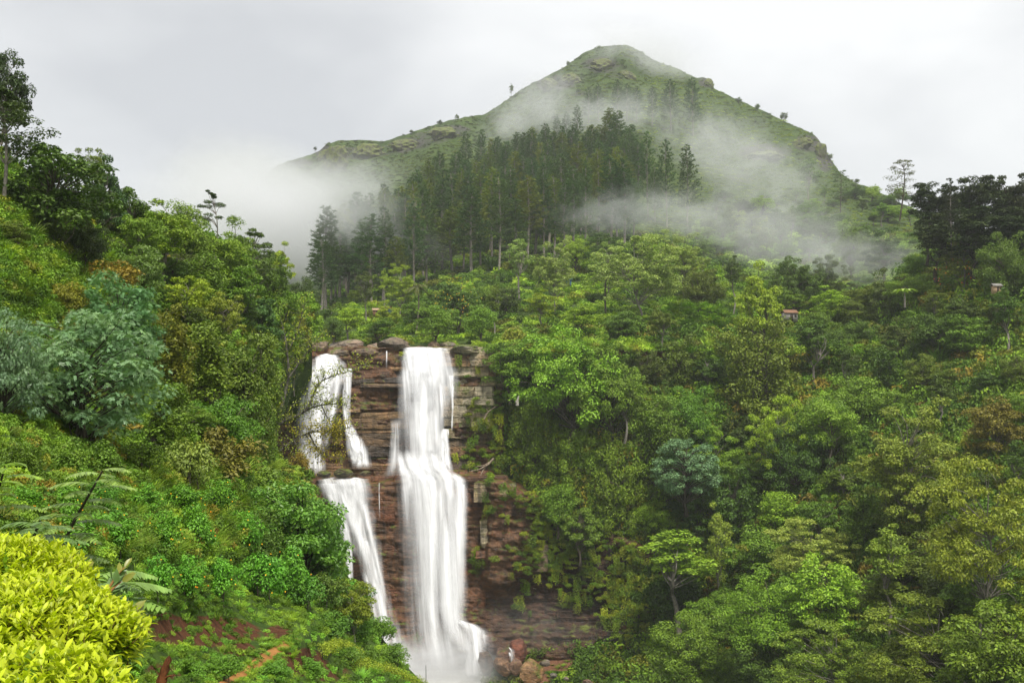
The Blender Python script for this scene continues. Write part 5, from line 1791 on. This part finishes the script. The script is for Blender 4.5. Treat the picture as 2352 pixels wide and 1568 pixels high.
def hedge(label, cx, cy, rx, ry, Y, ryd, nsh, seed):
    rng = np.random.default_rng(seed)
    c, r = ell(cx, cy, rx, ry, Y, ryd)
    foot = np.array([c[0], c[1], -1.75])
    root = empty('clipped_hedge', foot)
    tag(root, label, 'hedge', 'yellow clipped hedges')
    G, GO, T = Geo(), Geo(), Geo()
    for layer, (GG, n, rf, L) in enumerate(((G, nsh, (.90, 1.05), .048), (GO, int(nsh * .5), (.7, .95), .05))):
        v = rvec(rng, n * 3)
        v = v[(v[:, 2] + .12 * rng.normal(size=len(v)) > (.40 if layer == 0 else -.75)) & (v[:, 1] < .75)][:n]
        lump = 1 + .10 * fbm(v[:, 0] * 3.1 + seed, v[:, 2] * 3.1 + v[:, 1] * 2, seed, 3)
        P = c + v * r * (rng.uniform(*rf, (len(v), 1))) * lump[:, None]
        nn = norm(v / r)
        ax = norm(nn * .55 + np.array([0, 0, .75 if layer == 0 else .3]) + rng.normal(size=P.shape) * .28)
        for k in range(10):
            sl = rng.uniform(.07, .13, len(P))
            f = k / 9
            q = P + ax * (sl * (f - .55))[:, None]
            a = k * 2.4 + rng.uniform(0, 6.28, len(P))
            ref = norm(np.cross(ax, rng.normal(size=P.shape) * .1 + np.array([1., .2, 0])))
            bi = np.cross(ax, ref)
            side = ref * np.cos(a)[:, None] + bi * np.sin(a)[:, None]
            d = norm(side * (1.0 - .45 * f) + ax * (.35 + .75 * f))
            un = norm(ax - d * (ax * d).sum(1, keepdims=True))
            ll = L * rng.uniform(.7, 1.25, len(P)) * (1 - .3 * f)
            GG.leaves(q - foot, d, un, ll, ll * .46, 'leaf', .28)
        if layer == 0:
            for i in range(0, len(P), 4):
                T.tube(np.array([P[i] - ax[i] * .16, P[i] - ax[i] * .05, P[i] + ax[i] * .045]) - foot, [.003, .0022, .0012], 4)
    # inner framework of branches down to the soil
    for i in range(46):
        a = rng.uniform(0, 6.28)
        rr = rng.uniform(0, .8)
        tip = c + r * np.array([math.cos(a) * rr, math.sin(a) * rr, rng.uniform(-.2, .75)]) - foot
        b = np.array([tip[0] * .35, tip[1] * .35, 0])
        T.tube(limb(rng, b, tip, .08, 6), np.linspace(.014, .004, 6), 5)
    link('young_shoots', G.mesh('young_shoots', M_HEDGE), root, (.22, .29, .016))
    link('old_leaves', GO.mesh('old_leaves', M_HEDGE), root, (.07, .14, .012))
    link('twigs', T.mesh('twigs', plain_mat('twig_bark', (.12, .06, .03), (.28, .15, .06)), True), root)


hedge('clipped golden-yellow hedge mound, the one furthest back', -50, 1440, 255, 182, 4.7, .5, 1600, 41)
hedge('largest clipped golden-yellow hedge mound in the middle of the three', 40, 1536, 268, 172, 3.8, .42, 1600, 42)
hedge('clipped golden-yellow hedge mound nearest the bottom corner', 50, 1690, 235, 150, 3.05, .32, 900, 43)


# ------------------------------------------------------------------ foreground plants with leaves one can tell apart
def big_leaf_shoot(label, stems, Y, L, seed, color):
    """stems: list of lists of (px, py) running up the stem; leaves stand in pairs."""
    rng = np.random.default_rng(seed)
    foot = at(stems[0][0][0], stems[0][0][1], Y)
    root = empty('broad_leaved_shoot', foot)
    tag(root, label, 'plant', 'broad-leaved shoots behind the hedge')
    T = Geo()
    pcs = []
    for st in stems:
        st = np.array(st, float)
        V = at(st[:, 0], st[:, 1], Y + np.linspace(0, .1, len(st))) - foot
        T.tube(V, np.linspace(.010, .004, len(V)), 6)
        m = 5
        for k in range(m):
            f = .25 + .75 * k / (m - 1)
            t = np.linspace(0, 1, len(V))
            p = np.array([np.interp(f, t, V[:, i]) for i in range(3)])
            ax = norm(V[-1] - V[0])
            for sgn in (-1, 1):
                side = np.array([sgn * .9 * math.cos(k * 1.2), .75 * math.sin(k * 1.9 + sgn), .25])
                d = norm(side * (1 - .45 * f) + ax * (.45 + .6 * f))
                nn = norm(np.array([.1, -.55, .8]) + rng.normal(size=3) * .25)
                pcs.append((p, d, nn, L * (1.15 - .55 * f) * rng.uniform(.85, 1.1), f))
    link('stem', T.mesh('stem', plain_mat('shoot_stem', (.2, .1, .03), (.33, .17, .05)), True), root)
    for p, d, nn, l, f in pcs:
        G = Geo()
        G.leaves(p[None], d[None], nn[None], l, l * .46, 'leaf', .12)
        c = color if f < .8 else (.11, .13, .03)
        link('leaf', G.mesh('leaf', M_LEAF_GLOSS, True), root, c)


big_leaf_shoot('tall broad-leaved shoot with reddish stem rising behind the hedge', [[(228, 1388), (244, 1362), (262, 1330), (286, 1302)], [(236, 1376), (262, 1348), (288, 1330)]], 5.4, .115, 51, (.06, .115, .05))
big_leaf_shoot('shorter broad-leaved shoot just left of the tall one', [[(186, 1382), (190, 1352), (196, 1322), (204, 1305)]], 5.5, .11, 52, (.075, .11, .04))
big_leaf_shoot('single young broad-leaved shoot poking out beside the lowest hedge', [[(292, 1440), (300, 1420), (312, 1396)]], 4.6, .1, 53, (.08, .1, .03))


def pinnate(label, stem, fronds, Y, seed, color, name='pinnate_sapling', size=.46):
    """Sapling with feather leaves; every frond is its own part."""
    rng = np.random.default_rng(seed)
    foot = at(stem[0][0], stem[0][1], Y)
    root = empty(name, foot)
    tag(root, label, 'plant', 'feather-leaved saplings')
    st = np.array(stem, float)
    V = at(st[:, 0], st[:, 1], Y + np.linspace(0, -.5, len(st))) - foot
    T = Geo()
    T.tube(V, np.linspace(.022, .008, len(V)), 6)
    link('stem', T.mesh('stem', M_BARK_DARK, True), root)
    t = np.linspace(0, 1, len(V))
    for k in range(fronds):
        f = .18 + .82 * k / (fronds - 1)
        p = np.array([np.interp(f, t, V[:, i]) for i in range(3)])
        a = k * 2.4 + rng.normal() * .2
        ln = size * rng.uniform(.75, 1.1) * (1.15 - .45 * f)
        tt_ = np.linspace(0, 1, 9)
        R_ = p + np.stack([math.cos(a) * ln * tt_, .8 * math.sin(a) * ln * tt_, ln * (.38 * tt_ - .42 * tt_ ** 2)], -1)
        G = Geo()
        G.tube(R_, np.linspace(.005, .002, 9), 4)
        s_ = np.linspace(.12, 1, 15)
        q = np.stack([np.interp(s_, tt_, R_[:, i]) for i in range(3)], -1)
        tang = norm(np.gradient(q, axis=0))
        side = norm(np.cross(tang, np.array([0, 0, 1.])))
        for sg in (-1, 1):
            d = norm(side * sg * .95 + tang * .35 - np.array([0, 0, .12]) + rng.normal(size=q.shape) * .06)
            nn = norm(np.array([0, -.1, 1.]) + rng.normal(size=q.shape) * .12)
            l = .26 * ln * np.sin(np.clip(s_ * 2.6 + .3, 0, 3.0)) + .02
            G.leaves(q, d, nn, l, .07 * ln + .004, 'leaf', .15)
        link('frond', G.mesh('frond', M_LEAF_GLOSS), root, color)


pinnate('feather-leaved sapling leaning out above the yellow hedge', [(118, 1330), (140, 1262), (168, 1200), (205, 1135), (236, 1080)], 22, 9.5, 61, (.11, .185, .06))
pinnate('low dark feather-leaved sapling just behind the hedge top', [(60, 1290), (74, 1240), (92, 1195)], 12, 8.6, 62, (.06, .12, .05))
pinnate('small feather-leaved sapling cut by the frame edge', [(-20, 1190), (-6, 1130), (12, 1070)], 12, 11, 63, (.11, .2, .035))
pinnate('feather-leaved seedling beside the broad-leaved shoots', [(205, 1400), (212, 1360), (222, 1325)], 9, 6.2, 64, (.1, .19, .06))


# yellow blossoms of the weed bushes
def blossom_mesh(n, Wd, Ht, seed, L):
    rng = np.random.default_rng(seed)
    G = Geo()
    for _ in range(n):
        v = rvec(rng, 1)[0]
        v[2] = abs(v[2])
        v[1] = -abs(v[1])
        a0 = rng.uniform(0, 6.28)
        c = np.array([v[0] * Wd * .52, v[1] * Wd * .52, .25 * Ht + v[2] * Ht * .72])
        ax = norm(v + np.array([0, -.6, .4]))
        ref = norm(np.cross(ax, np.array([1, .3, .2])))
        bi = np.cross(ax, ref)
        k = 7
        a = np.arange(k) / k * 6.283 + a0
        d = np.cos(a)[:, None] * ref + np.sin(a)[:, None] * bi
        G.leaves(np.repeat(c[None], k, 0), d + ax * .25, np.repeat(ax[None], k, 0), L, L * .55, 'diamond', .1)
    return G.mesh('blossoms', M_FLOWER)


BLO = [blossom_mesh(7, 4, 3.2, 70 + i, .05) for i in range(4)]
for i, o in enumerate(FLOWER_BUSHES):
    b = link('blossoms', BLO[i % 4], o, (.6, .4, .025) if i % 3 else (.55, .22, .02))
    b['kind'] = 'stuff'
    b.rotation_euler = (0, 0, -o.rotation_euler[2])
# flower spikes of the tree above the brink, red heads of the flame trees
for nm, n, col, L_ in (('round dark green tree with yellow', 70, (.4, .3, .02), .085), ('red-flowered tree', 46, (.35, .05, .02), .08), ('large open tree with scattered orange', 60, (.3, .11, .03), .045)):
    for o, d, pl, px in THINGS:
        if d.startswith(nm):
            pr = 8.0
            b = link('blossoms', blossom_mesh(n, 7.5, 10 if 'large' not in d else 12, 80 + n, L_), o, col)
            b['kind'] = 'stuff'
            b.rotation_euler = (0, 0, -o.rotation_euler[2])
            b['label'] = 'flower heads'

# ------------------------------------------------------------------ footpath, clipped tea hedge, stump, pole, huts
t_ = np.linspace(0, 1, 40)
PLa = np.array([(470, 1575), (520, 1552), (560, 1528), (598, 1502), (630, 1479), (655, 1467), (672, 1464)], float)
PRa = np.array([(520, 1580), (560, 1556), (598, 1534), (632, 1510), (662, 1486), (682, 1471), (694, 1466)], float)
ip_ = lambda A, e: np.stack([np.interp(t_, np.linspace(0, 1, len(A)), A[:, 0]) + e * (1 - .7 * t_), np.interp(t_, np.linspace(0, 1, len(A)), A[:, 1])], -1)
PL, PRr = ip_(PLa, 12 * fbm(t_ * 14, t_ * 0, 2, 4)), ip_(PRa, 14 * fbm(t_ * 14, t_ * 0 + 4, 5, 4) + 4)
rows = []
for f in np.linspace(0, 1, 7):
    q = PL * (1 - f) + PRr * f
    rows.append(at(q[:, 0], q[:, 1], F_lft(q[:, 0], q[:, 1]) * .993) + np.array([0, 0, -.04 * (abs(f - .5) * 2) ** 3]))
V = np.stack(rows, 1)
m_path = plain_mat('path_clay', (.26, .115, .03), (.42, .2, .06), .9, 1.6, .15)
me = mesh_np('footpath', V.reshape(-1, 3), grid_faces(len(PL), 7), m_path, True)
tag(link('footpath', me), 'narrow orange clay footpath along the bank', None, None, 'structure')

rg_ = np.random.default_rng(55)
ex_ = np.concatenate([PL[rg_.integers(0, 40, 40)], PRr[rg_.integers(0, 40, 50)]]) + rg_.normal(size=(90, 2)) * np.array([7, 4])
cover('path_weeds', 'small weeds and grass tufts along the edges of the footpath', ex_[:, 0], ex_[:, 1], lambda a, b: F_lft(a, b) * .99, 9, .06, .3, [(.05, .12, .016), (.08, .15, .02)], (1, 1), [0, 3, 5], (1, 2, 1), 66)
rng = np.random.default_rng(5)
for k, (pts, lab) in enumerate((([(738, 1486), (760, 1478), (792, 1474), (822, 1492)], 'short clipped yellow-green hedge at the end of the footpath'),
                                ([(800, 1508), (845, 1522), (890, 1530), (930, 1546), (975, 1566)], 'long clipped yellow-green hedge running down beside the falls'))):
    pts = np.array(pts, float)
    Yh = F_Lf(pts[:, 0], pts[:, 1] + 12) * .97
    P = at(pts[:, 0], pts[:, 1] + 10, Yh)
    root = empty('clipped_hedge', P[0])
    tag(root, lab, 'hedge', 'low clipped hedges by the footpath')
    t = np.linspace(0, 1, 26)
    Q = np.stack([np.interp(t, np.linspace(0, 1, len(P)), P[:, i]) for i in range(3)], -1) - P[0]
    G = Geo()
    rd = [np.array([.32, .3, .26]) * rng.uniform(.75, 1.25) for _ in Q]
    clump_leaves(G, rng, [q + np.array([0, 0, .1]) + rng.normal(size=3) * .06 for q in Q], rd, 170, .07, 'diamond', .6, .5)
    link('foliage', G.mesh('foliage', M_LEAF), root, (.13, .19, .02))
    T = Geo()
    for q in Q[::2]:
        T.tube(limb(rng, q + np.array([0, 0, -.6]), q + np.array([0, 0, .1]), .05, 4), [.03, .025, .02, .01], 5)
    link('stems', T.mesh('stems', M_BARK_DARK, True), root)

root = empty('dead_stump', at(368, 1578, 13.5))
tag(root, 'rotten reddish stump standing below the yellow hedge', 'stump')
T = Geo()
T.tube(np.array([(0, 0, -.2), (.0, 0, .02), (.02, 0, .1), (.03, 0, .17), (.06, .0, .24), (.075, .01, .31), (.10, .02, .36), (.105, .02, .41)]), [.085, .062, .072, .05, .06, .04, .045, .008], 9)
T.tube(np.array([(.05, 0, .1), (.12, -.05, .16), (.2, -.06, .18)]), [.02, .014, .006], 5)
link('wood', T.mesh('wood', bark_mat('rotten_wood', (.05, .018, .008), (.24, .085, .03), 6.0), True), root)
root = empty('thin_pole', at(978, 1568, 50))
tag(root, 'thin dark pole standing before the white water at the spur tip', 'pole')
T = Geo()
T.tube(np.array([(0, 0, -.4), (.01, 0, .4), (0, 0, .86)]), [.02, .018, .014], 6)
link('shaft', T.mesh('shaft', M_BARK_DARK), root)


def driftwood(label, pls, Y, r, mat, name='dead_branch'):
    base = at(pls[0][0][0], pls[0][0][1], Y)
    root = empty(name, base)
    tag(root, label, 'branch')
    T = Geo()
    for k, pl in enumerate(pls):
        q = np.array(pl, float)
        T.tube(at(q[:, 0], q[:, 1], Y + np.linspace(0, -.6, len(q))) - base, np.linspace(r * (1 if k == 0 else .55), r * .25, len(q)), 6)
    link('wood', T.mesh('wood', mat, True), root)


m_drift = bark_mat('bleached_wood', (.16, .11, .07), (.45, .36, .27), 2.0)
driftwood('fallen forked branch lying on the ledge under the creepers', [[(1134, 1052), (1122, 1066), (1100, 1078), (1078, 1082)], [(1116, 1070), (1108, 1082), (1104, 1092)], [(1126, 1060), (1112, 1068), (1092, 1072)]], 182.5, .22, m_drift)
driftwood('bleached dead branch on the mossy blocks', [[(1112, 962), (1122, 945), (1140, 932)], [(1122, 945), (1116, 938)]], 185.6, .16, m_drift)
driftwood('white broken snag among the creepers', [[(1188, 930), (1189, 918), (1192, 908)], [(1188, 930), (1184, 920)]], 183.5, .35, bark_mat('white_wood', (.4, .36, .3), (.7, .66, .58), 2.0), 'dead_snag')


def hut(label, px, py, w, h, Y, wall, roof, seed, name='hut'):
    """Shack: four walls, door, shutter, pitched sheet roof."""
    r = random.Random(seed)
    s = Y / FP
    wm, hm, dm = w * s, h * s, w * s * .8
    root = empty(name, at(px, py, Y), r.uniform(-.25, .25))
    tag(root, label, 'hut')
    G = Geo()

    def box(x0, x1, y0, y1, z0, z1, G=G):
        V = [(x, y, z) for z in (z0, z1) for y in (y0, y1) for x in (x0, x1)]
        G.add(V, [(0, 1, 3, 2)[::-1], (4, 5, 7, 6), (0, 1, 5, 4), (2, 3, 7, 6)[::-1], (0, 2, 6, 4)[::-1], (1, 3, 7, 5)])
    th_ = .12
    box(-wm / 2, wm / 2, 0, th_, -.5, hm * .68)
    box(-wm / 2, wm / 2, dm - th_, dm, -.5, hm * .68)
    box(-wm / 2, -wm / 2 + th_, th_, dm - th_, -.5, hm * .68)
    box(wm / 2 - th_, wm / 2, th_, dm - th_, -.5, hm * .68)
    link('wall', G.mesh('wall', wall), root)
    R = Geo()
    z0, z1, e = hm * .66, hm, .25
    V = [(-wm / 2 - e, -e, z0), (wm / 2 + e, -e, z0), (wm / 2 + e, dm / 2, z1), (-wm / 2 - e, dm / 2, z1), (-wm / 2 - e, dm + e, z0), (wm / 2 + e, dm + e, z0)]
    V += [(x, y, z - .06) for x, y, z in V]
    R.add(V, [(0, 1, 2, 3), (3, 2, 5, 4), (7, 6, 9, 8), (8, 9, 10, 11), (0, 6, 7, 1), (4, 5, 11, 10), (0, 3, 9, 6), (3, 4, 10, 9), (1, 7, 8, 2), (2, 8, 11, 5)])
    link('roof', R.mesh('roof', roof), root)
    D = Geo()
    box(-wm * .1, wm * .14, -.04, -.005, -.3, hm * .52, D)
    link('door', D.mesh('door', M_BARK_DARK), root)
    D = Geo()
    box(wm * .24, wm * .42, -.04, -.005, hm * .25, hm * .5, D)
    link('window', D.mesh('window', M_BARK_DARK), root)


m_blue = plain_mat('blue_tarp', (.02, .13, .42), (.03, .2, .55), .45)
m_tan = plain_mat('tan_wall', (.4, .27, .16), (.52, .36, .22))
m_rust = plain_mat('rust_sheet', (.2, .1, .06), (.3, .17, .1))
m_grey = plain_mat('grey_wall', (.2, .19, .17), (.3, .28, .25))
hut('blue-walled hut with rusty roof above the brink', 884, 722, 22, 20, 250, m_blue, m_rust, 1)
hut('brown-walled shed beside the blue hut above the brink', 866, 722, 18, 15, 252, m_rust, m_tan, 2)
hut('little blue shelter below the pines in the pale trees', 1305, 652, 13, 14, 262, m_blue, m_blue, 3)
hut('blue-roofed house half hidden behind the left hill crest', 606, 652, 40, 22, 175, m_grey, m_blue, 4)
hut('small tan-walled house among dark trees at the right edge', 2292, 668, 17, 18, 186, m_tan, m_grey, 5)
hut('pale-walled house dimly seen in the mist', 1818, 734, 30, 24, 225, m_grey, m_rust, 6)


# banana clump with leaves one can tell apart
root = empty('banana_plant', at(2078, 700, 200))
tag(root, 'banana plant with long arching leaves on the misty slope', 'plant')
T = Geo()
T.tube(np.array([(0, 0, -.5), (.05, 0, 1.2), (0, 0, 2.6)]), [.22, .18, .12], 8)
link('stem', T.mesh('stem', M_BARK_PALE, True), root)
rng = np.random.default_rng(9)
for k in range(9):
    a = k * 2.4
    G = Geo()
    t = np.linspace(0, 1, 8)
    ln = rng.uniform(2.6, 3.4)
    c = np.stack([np.cos(a) * ln * t * .8, np.sin(a) * ln * t * .8, 2.4 + ln * (.75 * t - .75 * t ** 2.2)], -1)
    sd = np.array([-math.sin(a), math.cos(a), 0])
    wv = .42 * np.sin(np.clip(t * 3.0 + .12, 0, 3.14))[:, None]
    V = np.concatenate([c - sd * wv + np.array([0, 0, .1]), c, c + sd * wv + np.array([0, 0, .1])])
    F = [(i, i + 1, i + 9, i + 8) for i in range(7)] + [(i + 8, i + 9, i + 17, i + 16) for i in range(7)]
    G.add(V, F)
    link('leaf', G.mesh('leaf', M_LEAF_GLOSS, True), root, (.16, .26, .07))


# ------------------------------------------------------------------ air: mist banks and haze
def mist_mat(name, dens, freq, lo, hi, seed):
    m, N, Lk = nt(name)
    out = N.new('ShaderNodeOutputMaterial')
    tc = N.new('ShaderNodeTexCoord')
    ln = N.new('ShaderNodeVectorMath')
    ln.operation = 'LENGTH'
    Lk.new(tc.outputs['Object'], ln.inputs[0])
    g = N.new('ShaderNodeNewGeometry')
    v = mapped(N, Lk, g.outputs['Position'], (freq * .7, freq * .5, freq), (seed * 1.3, seed * .7, seed * 2.1))
    n = noise(N, Lk, v, 1.0, 6, .6, 1.0)
    n = mth(N, Lk, 'MULTIPLY_ADD', n, 2.0)
    n.node.inputs[2].default_value = -.5
    d = mth(N, Lk, 'SUBTRACT', 1.0, ln.outputs['Value'], True)
    k = ramp(N, Lk, mth(N, Lk, 'MULTIPLY_ADD', d, .75), lo, hi)
    Lk.new(n, k.node.inputs['Fac'].links[0].from_node.inputs[2])
    soft = mth(N, Lk, 'POWER', mth(N, Lk, 'MULTIPLY', d, 1.8, True), 1.4)
    pv = N.new('ShaderNodeVolumePrincipled')
    pv.inputs['Color'].default_value = (.91, .915, .925, 1)
    Lk.new(mth(N, Lk, 'MULTIPLY', mth(N, Lk, 'MULTIPLY', k, soft), dens), pv.inputs['Density'])
    Lk.new(pv.outputs[0], out.inputs['Volume'])
    return m


def mist(label, px, py, Y, wpx, hpx, depth, dens, scale=1.6, lo=.62, hi=1.1, seed=1, roll=0.0):
    import bmesh
    bm = bmesh.new()
    bmesh.ops.create_icosphere(bm, subdivisions=2, radius=1.06)
    me = bpy.data.meshes.new('mist')
    bm.to_mesh(me)
    bm.free()
    s = Y / FP
    me.materials.append(mist_mat('mist', dens, scale / (hpx * s) * 1.15, lo, hi, seed))
    o = link('mist', me)
    o.location = at(px, py, Y)
    o.scale = (wpx * s / 2, depth / 2, hpx * s / 2)
    o.rotation_euler = (0, roll, 0)
    tag(o, label, 'mist', 'drifting mist', 'stuff')


mist('thick white mist bank filling the gap left of the pines', 575, 545, 330, 560, 360, 150, .075, 2.0, .28, 1.0, 1)
mist('pale mist rising to the end of the left ridge', 600, 425, 520, 460, 190, 200, .03, 2.2, .3, 1.0, 12)
mist('mist arm reaching over the lower left pines', 765, 470, 300, 460, 240, 60, .026, 3.6, .5, 1.0, 2, .1)
mist('low arm of mist between the lower pine trunks', 890, 560, 315, 400, 130, 40, .016, 3.6, .5, 1.0, 15, .15)
mist('mist under the left ridge', 790, 420, 470, 420, 150, 110, .014, 3.6, .5, 1.0, 3, -.08)
mist('mist band drifting between the plantation and the upper pines', 1370, 268, 560, 560, 140, 90, .017, 4.0, .55, 1.0, 4, -.08)
mist('mist streak on the left shoulder of the mountain', 1215, 250, 640, 400, 160, 90, .018, 4.0, .55, 1.0, 5, -.6)
mist('thin cloud veiling the summit', 1490, 140, 840, 440, 180, 120, .012, 3.0, .45, 1.05, 6, .35)
mist('mist band lying on the open right flank', 1700, 370, 430, 660, 240, 90, .02, 4.0, .55, 1.0, 7, .5)
mist('low mist over the right slope', 1760, 535, 255, 760, 240, 60, .023, 4.0, .55, 1.0, 8, .22)
mist('mist trailing off along the right slope', 1980, 600, 240, 480, 160, 50, .022, 4.0, .55, 1.0, 13, .2)
mist('mist wisp among the pale trees below the pines', 1470, 490, 290, 540, 160, 50, .018, 4.0, .6, 1.05, 9)
mist('spray cloud at the foot of the falls', 1000, 1545, 174, 460, 190, 22, .15, 2.2, .4, 1.0, 10)
mist('fine spray drifting along the foot of the cliff', 1230, 1440, 172, 420, 200, 16, .008, 1.6, .55, 1.05, 11)

hz, N, Lk = nt('haze')
out = N.new('ShaderNodeOutputMaterial')
pv = N.new('ShaderNodeVolumePrincipled')
pv.inputs['Color'].default_value = (.95, .97, 1.0, 1)
pv.inputs['Density'].default_value = .00016
Lk.new(pv.outputs[0], out.inputs['Volume'])
V = np.array([(x, y, z) for z in (-57, 360) for y in (-60, 3950) for x in (-2650, 2650)], float)
me = mesh_np('haze', V, np.array([(0, 2, 3, 1), (4, 5, 7, 6), (0, 1, 5, 4), (2, 6, 7, 3), (0, 4, 6, 2), (1, 3, 7, 5)]), hz)
tag(link('haze', me), 'thin damp haze filling the whole valley', 'haze', None, 'stuff')
